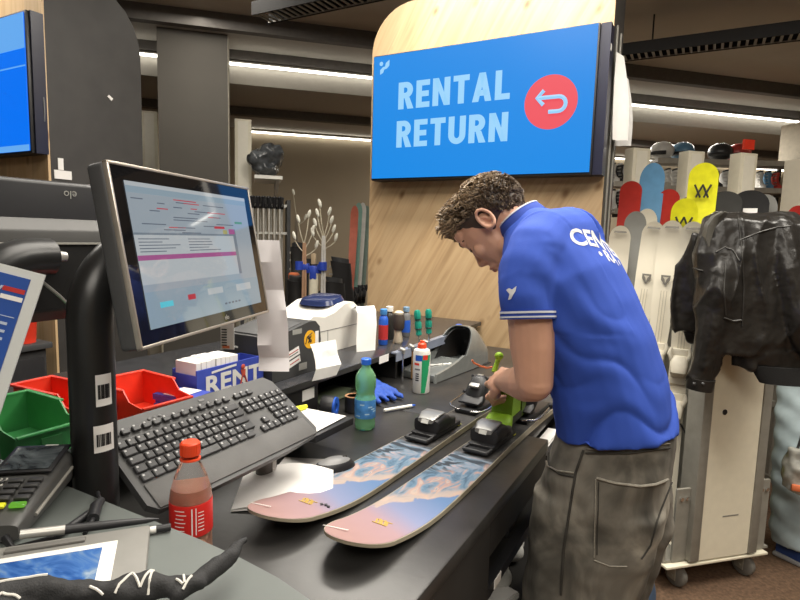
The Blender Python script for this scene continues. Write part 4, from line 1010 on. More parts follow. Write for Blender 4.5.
# ------------------------------------------------------------------ the pair of skis on the bench
def ski_art():
    m = bpy.data.materials.new('ski_topsheet_mountains'); m.use_nodes = True; nt = m.node_tree; N = nt.nodes; L = nt.links
    b = N['Principled BSDF']; b.inputs['Roughness'].default_value = .5
    tc = N.new('ShaderNodeTexCoord'); sp = N.new('ShaderNodeSeparateXYZ'); L.new(tc.outputs['Object'], sp.inputs[0])
    def nz(scale, det, dist, sc=(1, 1, 1), rot=0):
        mp = N.new('ShaderNodeMapping'); mp.inputs['Scale'].default_value = sc; mp.inputs['Rotation'].default_value = (0, 0, rot); L.new(tc.outputs['Object'], mp.inputs[0])
        n = N.new('ShaderNodeTexNoise'); n.inputs['Scale'].default_value = scale; n.inputs['Detail'].default_value = det; n.inputs['Distortion'].default_value = dist; L.new(mp.outputs[0], n.inputs['Vector']); return n.outputs['Fac']
    def ramp(fac, stops, interp='LINEAR'):
        r = N.new('ShaderNodeValToRGB'); r.color_ramp.interpolation = interp
        while len(r.color_ramp.elements) < len(stops): r.color_ramp.elements.new(.5)
        for e, (p, c) in zip(r.color_ramp.elements, stops): e.position = p; e.color = (*c, 1)
        L.new(fac, r.inputs['Fac']); return r.outputs['Color']
    def math_(op, a, bb):
        n = N.new('ShaderNodeMath'); n.operation = op
        for i, v in enumerate((a, bb)):
            if isinstance(v, (int, float)): n.inputs[i].default_value = v
            else: L.new(v, n.inputs[i])
        return n.outputs[0]
    def mix(f, a, bb):
        n = N.new('ShaderNodeMixRGB'); L.new(f, n.inputs[0]); L.new(a, n.inputs[1]); L.new(bb, n.inputs[2]); return n.outputs[0]
    Y, X = sp.outputs['Y'], sp.outputs['X']
    diag = math_('ADD', Y, math_('MULTIPLY', X, -1.0))
    sky = ramp(math_('DIVIDE', math_('ADD', Y, math_('MULTIPLY', X, .5)), .4), [(.08, (.50, .30, .28)), (.36, (.48, .31, .34)), (.55, (.28, .32, .52)), (.85, (.14, .27, .52))])
    mt = ramp(nz(14, 8, 1.5, (1.6, .8, 1), .5), [(.33, (.03, .07, .13)), (.44, (.12, .24, .37)), (.52, (.24, .36, .48)), (.58, (.58, .36, .32)), (.64, (.66, .53, .46)), (.72, (.15, .28, .41))])
    mt2 = ramp(nz(16, 5, 1.0, (1, 2.2, 1)), [(.42, (.025, .04, .06)), (.52, (.22, .34, .46)), (.62, (.60, .46, .46))])
    edge = math_('ADD', diag, math_('MULTIPLY', math_('SUBTRACT', nz(14, 4, .5), .5), .16))
    c = mix(ramp(edge, [(.285, (0, 0, 0)), (.30, (1, 1, 1))]), sky, mt)
    lit = ramp(edge, [(.285, (0, 0, 0)), (.295, (.85, .85, .85)), (.33, (.7, .7, .7)), (.36, (0, 0, 0))])
    cream = N.new('ShaderNodeRGB'); cream.outputs[0].default_value = (.68, .51, .41, 1)
    c = mix(lit, c, cream.outputs[0])
    c = mix(ramp(edge, [(.46, (0, 0, 0)), (.52, (1, 1, 1))]), c, mt2)
    dk = ramp(nz(120, 2, 0, (.2, 3, 1)), [(.45, (.035, .033, .032)), (.58, (.10, .095, .09))])
    c = mix(ramp(math_('ADD', Y, math_('MULTIPLY', nz(20, 2, 0), .03)), [(.575, (0, 0, 0)), (.60, (1, 1, 1))]), c, dk)
    dim = N.new('ShaderNodeMixRGB'); dim.blend_type = 'MULTIPLY'; dim.inputs[0].default_value = 1; dim.inputs[2].default_value = (.66, .66, .66, 1); L.new(c, dim.inputs[1])
    L.new(dim.outputs[0], b.inputs['Base Color']); return m
ART = ski_art()
EDGE = mat('ski_sidewall', (.34, .30, .22), .35)
def ski_width(t, L):   # half width along the ski from the tip
    f = t/L
    if f < .055: return .066*sqrt(max(0, 1-((.055-f)/.055)**2))*1.0 + .001
    if f < .12: return .066 + .002*(f-.055)/.065
    if f < .55: u = (f-.12)/.43; return .068 + (.050-.068)*(u*u*(3-2*u))
    if f < .93: u = (f-.55)/.38; return .049 + (.057-.049)*(u*u*(3-2*u))
    u = (f-.93)/.07; return .057*sqrt(max(0, 1-u*u*.8))
def ski_z(t, L, rise=.055):
    z = 0
    if t < .33: u = (.33-t)/.33; z = rise*u**2.3
    if t > L-.16: u = (t-L+.16)/.16; z = .02*u*u
    return z
def ski_thick(t, L):
    f = t/L; return .006 + .012*max(0, 1-abs(f-.52)/.5)**.8
def ski_mesh(L, n=70, nw=9, wf=ski_width, zf=ski_z):
    T = []; B = []
    for i in range(n+1):
        t = L*(i/n)**1.7
        w = wf(t, L); z = zf(t, L); h = ski_thick(t, L)
        T.append([(w*(2*j/nw-1), t, z+h) for j in range(nw+1)]); B.append([(w*(2*j/nw-1), t, z) for j in range(nw+1)])
    return T, B
def bench_ski(label, loc, rz, helper):
    t = thing('ski', label, 'ski', loc, rz, 'pair of skis on the bench')
    L = 1.72
    T, B = ski_mesh(L)
    n, m_ = len(T), len(T[0]); vs = [p for r in T for p in r] + [p for r in B for p in r]; o = n*m_
    fs = [(i*m_+j, i*m_+j+1, (i+1)*m_+j+1, (i+1)*m_+j) for i in range(n-1) for j in range(m_-1)]
    fs += [tuple(o+k for k in f)[::-1] for f in fs[:]]
    for i in range(n-1):
        for j in (0, m_-1): fs.append((i*m_+j, (i+1)*m_+j, o+(i+1)*m_+j, o+i*m_+j))
    for j in range(m_-1): fs.append((j, j+1, o+j+1, o+j)); fs.append(((n-1)*m_+j, (n-1)*m_+j+1, o+(n-1)*m_+j+1, o+(n-1)*m_+j))
    MB().add(vs, fs).build('sidewall', EDGE, t, smooth=50)
    P = [[(x*.965, y, z+.0006) for x, y, z in r] for r in T[1:]]
    MB().grid(P).build('topsheet', ART, t, smooth=60)
    zt = lambda y: ski_z(y, L)+ski_thick(y, L)
    q = MB()   # gilt mark near the tip
    for k in range(5): q.box((.0-.012+k*.006, .145+.003*(k % 2), zt(.145)+.0012), (.004, .018, .0006), rot=(-.02, 0, .4))
    q.box((0, .136, zt(.136)+.0015), (.032, .003, .0006), rot=(-.25, 0, 0)); q.box((0, .155, zt(.155)+.0012), (.036, .003, .0006), rot=(-.2, 0, 0)); q.build('gilt_mark', GOLD, t, smooth=0)
    q = MB(); q.box((-.035, .045, zt(.045)+.0025), (.05, .0025, .0008), rot=(-.30, 0, .25)); q.build('tip_line', PAPER, t, smooth=0)
    if helper == 0:
        q = MB(); 
        for k in range(3): q.box((.03+k*.009, .155+(k % 2)*.003, zt(.15)+.0012), (.006, .012, .0006), rot=(-.2, 0, .8))
        q.build('dark_mark', BLACK, t, smooth=0)
    h = .0185
    # toe piece
    toe = MB(); y = .68
    toe.box((0, y-.075, h+.004), (.070, .045, .006), bevel=.002); toe.box((0, y+.02, h+.008), (.074, .17, .014), bevel=.003)
    toe.loft([((0, y-.045, h+.016), (.033, 0, 0), (0, 0, .006)), ((0, y-.040, h+.030), (.040, 0, 0), (0, 0, .020)), ((0, y-.005, h+.034), (.042, 0, 0), (0, 0, .025)), ((0, y+.025, h+.032), (.044, 0, 0), (0, 0, .022)), ((0, y+.035, h+.028), (.036, 0, 0), (0, 0, .014))], 26, p=4)
    for s in (-1, 1): toe.loft([((s*.030, y+.02, h+.03), (.014, 0, 0), (0, 0, .018)), ((s*.036, y+.05, h+.03), (.010, 0, 0), (0, 0, .014)), ((s*.034, y+.065, h+.03), (.005, 0, 0), (0, 0, .008))], 14, p=3)
    tp = toe.build('toe_piece', BLACK, t)
    q = MB(); q.loft([((0, y-.047, h+.047), (.024, 0, 0), (0, .002, .006)), ((0, y-.018, h+.059), (.032, 0, 0), (0, .004, .004)), ((0, y+.01, h+.061), (.030, 0, 0), (0, .004, .002))], 20, p=4); q.build('silver_cover', mat('binding_silver', (.30, .30, .29), .35, .6), tp)
    q = MB(); q.box((0, y-.0495, h+.046), (.022, .002, .012), rot=(radians(-30), 0, 0)); q.build('scale_window', mat('scale_pale', (.6, .6, .57), .4), tp, smooth=0)
    q = MB()
    for x, yy, w, d in ((0, y-.096, .072, .008), (0, y-.056, .072, .006), (-.033, y-.076, .006, .044), (.033, y-.076, .006, .044)): q.box((x, yy, h+.009), (w, d, .006), bevel=.0015)
    q.build('plate_frame', DARKG, tp)
    q = MB(); q.box((.028, y+.10, h+.002), (.018, .018, .001)); q.build('yellow_sticker', YEL, t, smooth=0)
    # heel piece
    y = .985; hl = MB()
    hl.box((0, y+.02, h+.008), (.072, .24, .014), bevel=.003)
    hl.loft([((0, y-.03, h+.016), (.030, 0, 0), (0, .022, 0)), ((0, y-.015, h+.045), (.036, 0, 0), (0, .030, 0)), ((0, y, h+.075), (.034, 0, 0), (0, .030, 0)), ((0, y+.012, h+.098), (.026, 0, 0), (0, .022, 0)), ((0, y+.015, h+.106), (.014, 0, 0), (0, .012, 0))], 22, p=3)
    hl.loft([((0, y-.075, h+.030), (.036, 0, 0), (0, 0, .003)), ((0, y-.05, h+.036), (.040, 0, 0), (0, 0, .006)), ((0, y-.02, h+.050), (.030, 0, 0), (0, 0, .008))], 18, p=4)
    hp = hl.build('heel_piece', BLACK, t)
    q = MB(); q.tube([(-.024, y+.005, h+.10), (-.022, y+.05, h+.092), (-.018, y+.085, h+.066), (.018, y+.085, h+.066), (.022, y+.05, h+.092), (.024, y+.005, h+.10)], .006, 10); q.build('lever', DARKG, hp)
    q = MB(); q.box((0, y-.030, h+.079), (.036, .02, .012), bevel=.004, rot=(radians(25), 0, 0)); q.box((0, y+.012, h+.1065), (.02, .014, .003), bevel=.001); q.build('silver_plate', ALU, hp)
    bk = MB()
    for s in (-1, 1): bk.tube([(s*.02, y-.10, h+.012), (s*.055, y-.09, h+.016), (s*.066, y-.07, h+.020), (s*.066, y-.01, h+.024), (s*.066, y+.04, h+.03)], [.003]*5, 8)
    b_ = bk.build('brake_arm', CHROME, t)
    q = MB()
    for s in (-1, 1): q.box((s*.067, y+.055, h+.031), (.012, .05, .016), bevel=.004)
    q.build('brake_pad', BLACK, b_)
    return t
bench_ski('left ski on the bench, mountain print, tip resting on the booklet', (-.700, .738, .9215), radians(-3.8), 0)
bench_ski('right ski on the bench, mountain print, tip near the counter edge and under the hands', (-.522, .745, .9215), radians(-3.0), 1)

# green sole gauge standing in the right ski's binding
t = thing('boot_gauge', 'lime green boot shaped gauge standing in the binding of the right ski', 'boot gauge', (-.490, 1.56, .956))
G1 = mat('gauge_lime', (.30, .55, .03), .45); G2 = mat('gauge_dull', (.16, .26, .04), .5)
q = MB()
q.loft([((0, -.060, .003), (.040, 0, 0), (0, .026, 0)), ((0, -.055, .022), (.040, 0, 0), (0, .028, 0)), ((0, -.035, .036), (.035, 0, 0), (0, .02, .0)), ((0, -.03, .040), (.02, 0, 0), (0, .01, 0))], 24, p=2.6); q.build('toe_cap', G1, t, smooth=60)
q = MB(); q.prism([(-.028, .030), (.06, .030), (.065, .10), (.055, .12), (.0, .125), (-.015, .10)], -.032, .030, axes((0, 0, 0), (0, 1, 0), (0, 0, 1), (1, 0, 0))); q.build('front_shell', G1, t, smooth=30)
q = MB(); q.box((.0, .02, .014), (.06, .13, .024), bevel=.006); q.box((.0, .075, .06), (.04, .012, .10), bevel=.004); q.build('core', mat('gauge_dark', (.04, .045, .03), .5), t)
q = MB(); q.prism([(.085, .003), (.125, .003), (.13, .10), (.12, .125), (.078, .12), (.083, .06)], -.028, .028, axes((0, 0, 0), (0, 1, 0), (0, 0, 1), (1, 0, 0))); q.build('rear_shell', G2, t, smooth=30)

# ------------------------------------------------------------------ the man at the bench
def noise3(v, s, seed=0): return noise.noise(V((v.x*s[0]+seed, v.y*s[1]+seed*.7, v.z*s[2]-seed)))
YM = 1.42
def man():
    t = thing('person', 'person in blue polo shirt and grey jeans bending over the skis on the bench', 'person', (-.17, YM, 0))
    ORG = V((-.17, YM, 0))
    SKIN = mat('skin', (.62, .345, .235), .5, var=.06, scale=14)
    # ---- head frame
    hy = YM
    H = V((-.500, hy, 1.540)); 
    ha = radians(37)
    upv = V((-cos(ha), 0, sin(ha))); fv = V((-sin(ha), 0, -cos(ha))); sv = V((0, -1, 0))
    # slight roll of the head
    HM = axes(H, sv, fv, upv)
    def h(x, y, z): return HM @ V((x, y, z))
    HR = HM.to_3x3()
    b = MB()
    def he(c, r, rot=None):
        R = HR if rot is None else HR @ Euler(rot).to_matrix()
        b.ell(h(*c), r, R, 18)
    he((0, -.012, .034), (.071, .094, .080)); he((0, .03, .01), (.064, .068, .075)); he((0, .032, -.035), (.058, .058, .065)); he((0, .030, -.072), (.049, .052, .038))
    he((0, .076, -.102), (.021, .017, .017)); he((0, .086, .026), (.047, .014, .012)); he((0, .072, .045), (.052, .028, .035))
    b.tube([h(0, .082, .020), h(0, .092, -.012), h(0, .104, -.040), h(0, .088, -.052)], [.008, .0085, .0105, .009], 10); b.ell(h(0, .103, -.040), .0105); he((0, .078, -.058), (.018, .014, .017)); he((0, .080, -.020), (.020, .014, .034))
    for s in (-1, 1):
        he((s*.011, .092, -.046), (.008, .010, .007)); he((s*.038, .066, -.028), (.022, .020, .022)); he((s*.031, .0785, .000), (.014, .010, .009))
        he((s*.047, .012, -.074), (.012, .030, .022))
        # ear
        E = [(s*.074+s*.010*(1-abs(cos(a)))*.6+s*.004, -.012+.017*cos(a), .003+.029*sin(a)) for a in [2*pi*k/14 for k in range(14)]]
        b.tube([h(*e) for e in E], .0052, 8, closed=True); he((s*.070, -.008, .002), (.004, .013, .022)); he((s*.076, .000, -.021), (.005, .007, .009)); b.tube([h(s*.077, -.018, -.010), h(s*.0785, -.014, .006), h(s*.077, -.006, .016)], .0032, 6); he((s*.077, .004, -.004), (.005, .004, .007))
    he((0, .0885, -.070), (.021, .009, .0055)); he((0, .0865, -.080), (.019, .009, .006)); he((0, .078, -.076), (.028, .012, .016))
    # neck
    nb = V((-.385, hy, 1.500))
    b.tube([h(0, -.03, .0), h(0, -.03, -.05), nb, V((-.36, hy, 1.46))], [.056, .054, .062, .085], 20); 
    # torso core and arms
    b.loft([((-.37, hy, 1.47), (.07, 0, .05), (0, .12, 0)), ((-.29, hy, 1.36), (.09, 0, .05), (0, .15, 0)), ((-.20, hy, 1.18), (.10, 0, .02), (0, .14, 0)), ((-.165, hy, 1.0), (.11, 0, 0), (0, .15, 0)), ((-.17, hy, .90), (.10, 0, 0), (0, .14, 0))], 20)
    for sx in (-.09, .09): chain(b, [V((-.18, hy+sx, .90)), V((-.215, hy+sx, .50)), V((-.19, hy+sx*1.1, .09))], [.075, .052, .04])
    for s in (-1, 1): b.ell((-.355, hy+s*.15, 1.45), .055)
    # left arm (towards the camera)
    SL = V((-.352, 1.240, 1.44)); EL = V((-.318, 1.222, 1.180)); WL = V((-.440, 1.380, 1.132))
    b.tube([SL, SL.lerp(EL, .35), SL.lerp(EL, .7), EL, EL.lerp(WL, .22)], [.050, .053, .050, .042, .043], 18); b.ell(EL, .041)
    b.tube([EL, EL.lerp(WL, .25), EL.lerp(WL, .6), WL], [.042, .045, .036, .027], 18)
    # right arm
    SRr = V((-.37, 1.60, 1.44)); ER = V((-.335, 1.70, 1.185)); WR = V((-.455, 1.585, 1.105))
    b.tube([SRr, SRr.lerp(ER, .5), ER], [.050, .050, .041], 18); b.ell(ER, .040); b.tube([ER, ER.lerp(WR, .3), WR], [.041, .043, .027], 18)
    # hands: palm, four bent fingers, thumb
    def hand(W, d, back, side):
        d = d.normalized(); back = (back - d*back.dot(d)).normalized(); s = d.cross(back)*side     # s: towards the thumb
        def q(x, y, z): return W + d*x + s*y + back*z
        R = Matrix((d, s, back)).transposed()
        b.ell(q(.045, 0, 0), (.050, .040, .017), R, 16); b.ell(q(.02, 0, 0), (.035, .027, .020), R, 14); b.ell(q(.03, .026, -.008), (.028, .014, .014), R, 12)
        for k, (yy, ln) in enumerate(((.030, .9), (.0105, 1.0), (-.0095, .95), (-.028, .78))):
            p0 = q(.075, yy*.9, .004); p1 = q(.075+.043*ln, yy, -.004); p2 = q(.075+.040*ln, yy*.95, -.030*ln); p3 = q(.075+.012*ln, yy*.9, -.038*ln)
            b.tube([p0, p1, p2, p3], [.0095, .0092, .0083, .0070], 10)
            for p, r in ((p0, .0098), (p1, .0097), (p2, .0085), (p3, .0070)): b.ell(p, r, n=10)
        t0, t1, t2, t3 = q(.015, .025, -.006), q(.045, .045, -.018), q(.072, .043, -.034), q(.088, .030, -.042)
        b.tube([t0, t1, t2, t3], [.013, .0115, .0100, .0078], 10)
        for p, r in ((t1, .0115), (t2, .0100), (t3, .0078)): b.ell(p, r, n=10)
    hand(WL, V((-.50, .80, -.12)), V((-.62, -.35, .70)), -1)
    hand(WR, V((-.45, -.45, -.35)), V((-.35, .25, .85)), 1)
    vs, fs = fused(b, .0032, 5, .45)
    skin = MB().add([v-ORG for v in vs], fs).build('body', SKIN, t, smooth=180)
    # ---- face details: brows, lash lines, lips
    bvs = BVHTree.FromPolygons(vs, fs)
    def face(x, z, lift=.0008, y0=.2, fwd=True):
        o = h(x, y0, z); r = bvs.ray_cast(o, -fv); return (r[0] + fv*lift - ORG) if r[0] else (o-ORG)
    q = MB()
    for s in (-1, 1): q.tube([face(s*x, z) for x, z in ((.014, .024), (.024, .030), (.036, .031), (.046, .024))], [.002, .0035, .003, .0015], 8)
    q.build('eyebrows', mat('brow_brown', (.07, .04, .025), .8), t)
    q = MB()
    for s in (-1, 1): q.tube([face(s*x, z, .0006) for x, z in ((.018, .000), (.026, -.005), (.034, -.006), (.043, -.002))], .0013, 6)
    q.build('eyelashes', mat('lash_dark', (.03, .02, .018), .8), t)
    q = MB()
    q.tube([face(x, z, .0004) for x, z in ((-.021, -.0755), (-.010, -.071), (0, -.0725), (.010, -.071), (.021, -.0755))], [.001, .0028, .0025, .0028, .001], 8)
    q.tube([face(x, z, .0004) for x, z in ((-.019, -.077), (-.009, -.081), (0, -.082), (.009, -.081), (.019, -.077))], [.001, .003, .0034, .003, .001], 8)
    q.build('lips', mat('lip_rose', (.48, .20, .17), .45), t)
    # ---- hair: thick curls on top, short at the sides
    HD = V((.060, .040, .027)); HT = V((.42, .30, .17))
    cap = MB(); 
    sk_c = V((0, -.012, .034)); sk_r = V((.0735, .0975, .0835))
    def hairline(d):     # d unit direction from the skull centre in head axes: inside the hair?
        p = V((d.x*sk_r.x, d.y*sk_r.y, d.z*sk_r.z)) + sk_c
        if p.y > .035: return p.z > .052 - .0*abs(p.x)
        if p.y > -.005: return p.z > .030 + (p.y+.005)*.5
        if p.y > -.03: return p.z > .034
        return p.z > -.035 + max(0, (p.y+.075))*1.0
    n1, n2 = 40, 56; vsc = []; idx = {}; fsc = []
    for i in range(n1+1):
        a = -pi/2 + pi*i/n1
        for j in range(n2):
            d = V((cos(a)*cos(2*pi*j/n2), cos(a)*sin(2*pi*j/n2), sin(a)))
            p = V((d.x*sk_r.x, d.y*sk_r.y, d.z*sk_r.z)) + sk_c
            ins = hairline(d); k = 1.05 if ins else .97
            idx[(i, j)] = len(vsc); pp = sk_c + (p-sk_c)*k; vsc.append(h(*pp)-ORG)
            if i and ins:
                pass
    for i in range(n1):
        for j in range(n2): fsc.append((idx[(i, j)], idx[(i, (j+1) % n2)], idx[(i+1, (j+1) % n2)], idx[(i+1, j)]))
    hm = MB().add(vsc, fsc)
    rnd = random.Random(5)
    mh = bpy.data.materials.new('hair_brown_blond'); mh.use_nodes = True; nt = mh.node_tree; bb = nt.nodes['Principled BSDF']; bb.inputs['Roughness'].default_value = .5
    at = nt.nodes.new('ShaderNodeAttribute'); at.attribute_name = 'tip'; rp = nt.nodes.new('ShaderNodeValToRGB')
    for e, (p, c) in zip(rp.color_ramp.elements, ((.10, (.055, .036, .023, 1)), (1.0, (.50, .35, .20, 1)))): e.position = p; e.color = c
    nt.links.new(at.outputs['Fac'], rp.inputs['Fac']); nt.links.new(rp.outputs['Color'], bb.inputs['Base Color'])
    tipv = [0.0]*len(vsc); count = 0
    clumps = []
    while len(clumps) < 380:
        d = V((rnd.gauss(0, 1), rnd.gauss(0, 1), rnd.gauss(0, 1))).normalized()
        if hairline(d): clumps.append((d, V((rnd.uniform(-1, 1), rnd.uniform(-1, 1), rnd.uniform(-1, 1))).normalized(), rnd.uniform(0, 6.28), rnd.uniform(.75, 1.2)))
    while count < 4200:
        d = V((rnd.gauss(0, 1), rnd.gauss(0, 1), rnd.gauss(0, 1))).normalized()
        if not hairline(d): continue
        p = V((d.x*sk_r.x, d.y*sk_r.y, d.z*sk_r.z)) + sk_c
        ci = min(range(len(clumps)), key=lambda k: (clumps[k][0]-d).length_squared); cd_, cdir, ph, cl = clumps[ci]
        top = max(0, min(1, (p.z-.045)/.045)); front = max(0, min(1, (p.y+.01)/.07)); back = max(0, min(1, (-p.y-.02)/.06))
        L = (.009 + .007*top*(1-back) + .042*front*top + .004*back*(p.z > .0))*cl
        flow = V((d.x*.4, 1.1*front+.30*top-.35*back, -.75*front*front + .05 - .55*back*(1-top))) + cdir*.55
        dirv = (d*1.0 + flow*.55).normalized()
        base = p.lerp(V((cd_.x*sk_r.x, cd_.y*sk_r.y, cd_.z*sk_r.z)) + sk_c, .22)
        e1 = dirv.orthogonal().normalized(); e2 = dirv.cross(e1)
        pts = []; cur = base.copy(); seg = 6; dd = d.lerp(dirv, .3).normalized()
        for k in range(seg+1):
            u = k/seg; amp = .0065*u*(.4+.6*top)
            pts.append(cur + e1*amp*cos(ph+u*5.5) + e2*amp*sin(ph+u*5.5)); dd = (dd*.72 + dirv*.28 + V((0, .10*front, -.10*front))*u).normalized(); cur = cur + dd*(L/seg)
        n0 = len(hm.v); r0 = .0021
        hm.tube([h(*q_)-ORG for q_ in pts], [r0*(1-.55*k/seg) for k in range(seg+1)], 4, caps=False)
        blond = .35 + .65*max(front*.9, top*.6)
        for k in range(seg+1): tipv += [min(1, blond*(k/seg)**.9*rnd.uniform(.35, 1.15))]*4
        count += 1
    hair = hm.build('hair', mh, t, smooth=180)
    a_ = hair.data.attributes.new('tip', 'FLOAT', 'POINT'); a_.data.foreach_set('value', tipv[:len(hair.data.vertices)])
    # ---- shirt
    SH = mat('shirt_blue', (.026, .075, .42), .82, var=.06, scale=8, bump=.12, bscale=700)
    rg = [((-.024, 1.072), (-.300, 1.030), .195), ((-.034, 1.115), (-.308, 1.075), .190), ((-.060, 1.195), (-.318, 1.12), .184), ((-.098, 1.292), (-.345, 1.19), .187),
          ((-.138, 1.375), (-.388, 1.255), .197), ((-.188, 1.460), (-.428, 1.33), .200), ((-.238, 1.520), (-.448, 1.40), .185), ((-.298, 1.560), (-.456, 1.455), .140), ((-.350, 1.578), (-.460, 1.49), .095), ((-.385, 1.588), (-.470, 1.512), .066)]
    b = MB(); rings = []
    for (bx, bz), (fx, fz), w in rg:
        c = V(((bx+fx)/2, YM, (bz+fz)/2)); rings.append((c, V(((bx-fx)/2, 0, (bz-fz)/2)), V((0, w, 0))))
    b.loft(rings, 32, p=2.35)
    sl = [V((-.345, 1.268, 1.462)), V((-.352, 1.240, 1.41)), V((-.344, 1.226, 1.365)), V((-.340, 1.222, 1.330))]
    chain(b, sl[:3], [.072, .070, .063]); b.tube(sl[1:], [.070, .063, .060], 20)
    sr = [V((-.36, 1.575, 1.462)), V((-.365, 1.63, 1.40)), V((-.350, 1.665, 1.335))]
    chain(b, sr[:2], [.072, .067]); b.tube(sr[1:], [.067, .060], 20)
    b.tube([V((-.30, YM, 1.50)), V((-.34, YM-.10, 1.49)), V((-.345, 1.268, 1.462))], [.085, .082, .072], 20); b.tube([V((-.30, YM, 1.50)), V((-.34, YM+.10, 1.49)), V((-.36, 1.575, 1.462))], [.085, .082, .072], 20)
    def sd(v, n):
        low = max(0, min(1, (1.22-v.z)/.18)); mid = max(0, min(1, 1-abs(v.z-1.28)/.15))
        w = noise3(v, (5, 5, 5), 3)
        f1 = sin((v.z*34 - v.x*16 + w*5)) ; f2 = sin(v.z*52 + v.x*10 + v.y*6 + w*7)
        rr = (1-abs(sin(v.z*24 - v.x*11 + v.y*3 + w*3.2)))**2; r2 = (1-abs(sin(v.z*17 + v.x*15 + w*4)))**2
        d = -.015*low*rr - .008*mid*r2 + .004*low*f2 + .0035*mid*sin(v.x*40+v.z*18+w*5) + .0022*noise3(v, (18, 18, 18), 1)
        if v.y < 1.30 and v.z > 1.30: d += .0020*sin(v.z*70 + v.x*35 + w*6)
        return d
    vs, fs = fused(b, .0055, 6, .5, disp=sd)
    shirt = MB().add([v-ORG for v in vs], fs).build('polo_shirt', SH, t, smooth=180)
    bsh = BVHTree.FromPolygons(vs, fs)
    # sleeve hem bands, collar
    LB = mat('stripe_pale', (.55, .57, .62), .8)
    def band(name, c, axis, r, w, m, par):
        q = MB(); q.lathe([(r-.004, -w/2), (r, -w/2), (r, w/2), (r-.004, w/2)], c-ORG, 40, axis=axis); return q.build(name, m, par)
    ax = (sl[3]-sl[2]).normalized()
    hb = band('sleeve_hem', sl[3]-ax*.004, ax, .0625, .020, mat('shirt_rib', (.022, .055, .30), .85), shirt)
    band('sleeve_stripe', sl[3]-ax*.009, ax, .0635, .0045, LB, shirt); band('sleeve_stripe', sl[3]+ax*.001, ax, .0635, .0035, LB, shirt)
    ca = (V((-.470, YM, 1.512))-V((-.385, YM, 1.588))); cn = V((-ca.z, 0, ca.x)).normalized(); cn = cn if cn.x < 0 else -cn
    cc = V((-.4275, YM, 1.550)) + cn*.002
    q = MB()
    def col(w, off, rr): return (cc+cn*off-ORG, ca*.5*rr, V((0, .067*rr, 0)))
    q.loft([col(0, -.018, 1.18), col(0, -.004, 1.12), col(0, .010, 1.06), col(0, .012, 1.02), col(0, -.012, 1.06)], 36, caps=False); q.build('collar', mat('shirt_rib', (.022, .055, .30), .85), shirt)
    q = MB(); q.loft([col(0, .0085, 1.085), col(0, .0115, 1.075), col(0, .0125, 1.05)], 36, caps=False); q.build('collar_stripe', LB, shirt)
    # back print, laid on the cloth
    PR = mat('print_pale_grey', (.62, .63, .64), .8)
    sp = V((-.150, 0, .165)).normalized()      # up the spine, in the back plane
    nrm = V((sp.z, 0, -sp.x))                  # out of the back
    q = MB()
    def backtext(body, size, xo, so, bold):
        tv, tf = text_shape(body, size, xs=.95, bold=bold, extrude=.0)
        bm = bmesh.new(); bv = [bm.verts.new(v) for v in tv]
        for f in tf:
            try: bm.faces.new([bv[i] for i in f])
            except Exception: pass
        bmesh.ops.subdivide_edges(bm, edges=[e for e in bm.edges if e.calc_length() > .012], cuts=2)
        bmesh.ops.triangulate(bm, faces=bm.faces[:]); bm.verts.index_update()
        P = []
        for v in bm.verts:
            ux, uy = v.co.x*cos(.38)+v.co.y*sin(.38), v.co.y*cos(.38)-v.co.x*sin(.38)
            o = V((-.215, YM, 1.485)) + V((0, 1, 0))*(ux+xo) + sp*(uy+so) + nrm*.25
            r = bsh.ray_cast(o, -nrm); P.append((r[0]+nrm*.0012-ORG) if r[0] else o-ORG)
        q.add(P, [[v.index for v in f.verts] for f in bm.faces]); bm.free()
    backtext('CENTER', .062, -.150, .035, .0016); backtext('\u2022 RA \u2022', .046, -.105, -.022, .0008)
    q.build('back_print', PR, shirt, smooth=0)
    # sleeve mark
    q = MB()
    for pl in ([(506, 290), (509, 288), (512, 289.5), (516.5, 286), (515.5, 291), (513, 295), (511, 299), (508, 300), (509.5, 294)],):
        P = []
        for (u, w) in pl:
            dd = ray(u, w).normalized(); r = bsh.ray_cast(CAM, dd); P.append((r[0]-ORG-dd*.0016) if r[0] else V((0, 0, 1.3)))
        q.add(P, [tuple(range(len(P)))])
    q.build('sleeve_mark', PR, shirt, smooth=0)
    # ---- jeans
    JE = ramp_mat('jeans_washed_grey', [(.32, (.048, .044, .037)), (.45, (.105, .097, .081)), (.56, (.19, .174, .145)), (.68, (.32, .295, .245))], (1, 1, .7), .9, scale=9, detail=10, distort=.5, bump=.3)
    b = MB()
    b.loft([((-.162, YM, 1.06), (.132, 0, .012), (0, .176, 0)), ((-.168, YM, .98), (.140, 0, 0), (0, .186, 0)), ((-.180, YM, .90), (.150, 0, 0), (0, .192, 0)), ((-.185, YM, .82), (.146, 0, 0), (0, .190, 0))], 32, p=2.4)
    for s in (-1, 1):
        y = YM+s*.092; dx = .0 if s < 0 else .03
        b.loft([((-.182, YM+s*.088, .90), (.150, 0, 0), (0, .100, 0)), ((-.192+dx, y, .78), (.142, 0, 0), (0, .104, 0)), ((-.212+dx, y-.0, .64), (.130, 0, 0), (0, .105, 0)), ((-.222+dx, y, .52), (.124, 0, 0), (0, .105, 0)), ((-.215+dx, y+s*.01, .32), (.112, 0, 0), (0, .100, 0)), ((-.20+dx, y+s*.015, .12), (.105, 0, 0), (0, .095, 0)), ((-.20+dx, y+s*.015, .045), (.100, 0, 0), (0, .09, 0))], 28, p=2.3)
    def jd(v, n):
        w = noise3(v, (6, 6, 6), 9)
        return .0045*noise3(v, (9, 9, 16), 2) + .0030*sin(v.z*42 + v.x*22 + w*8)*max(0, noise3(v, (4, 4, 4), 5)+.25) + .0015*noise3(v, (40, 40, 40), 4)
    vs, fs = fused(b, .0065, 5, .5, disp=jd)
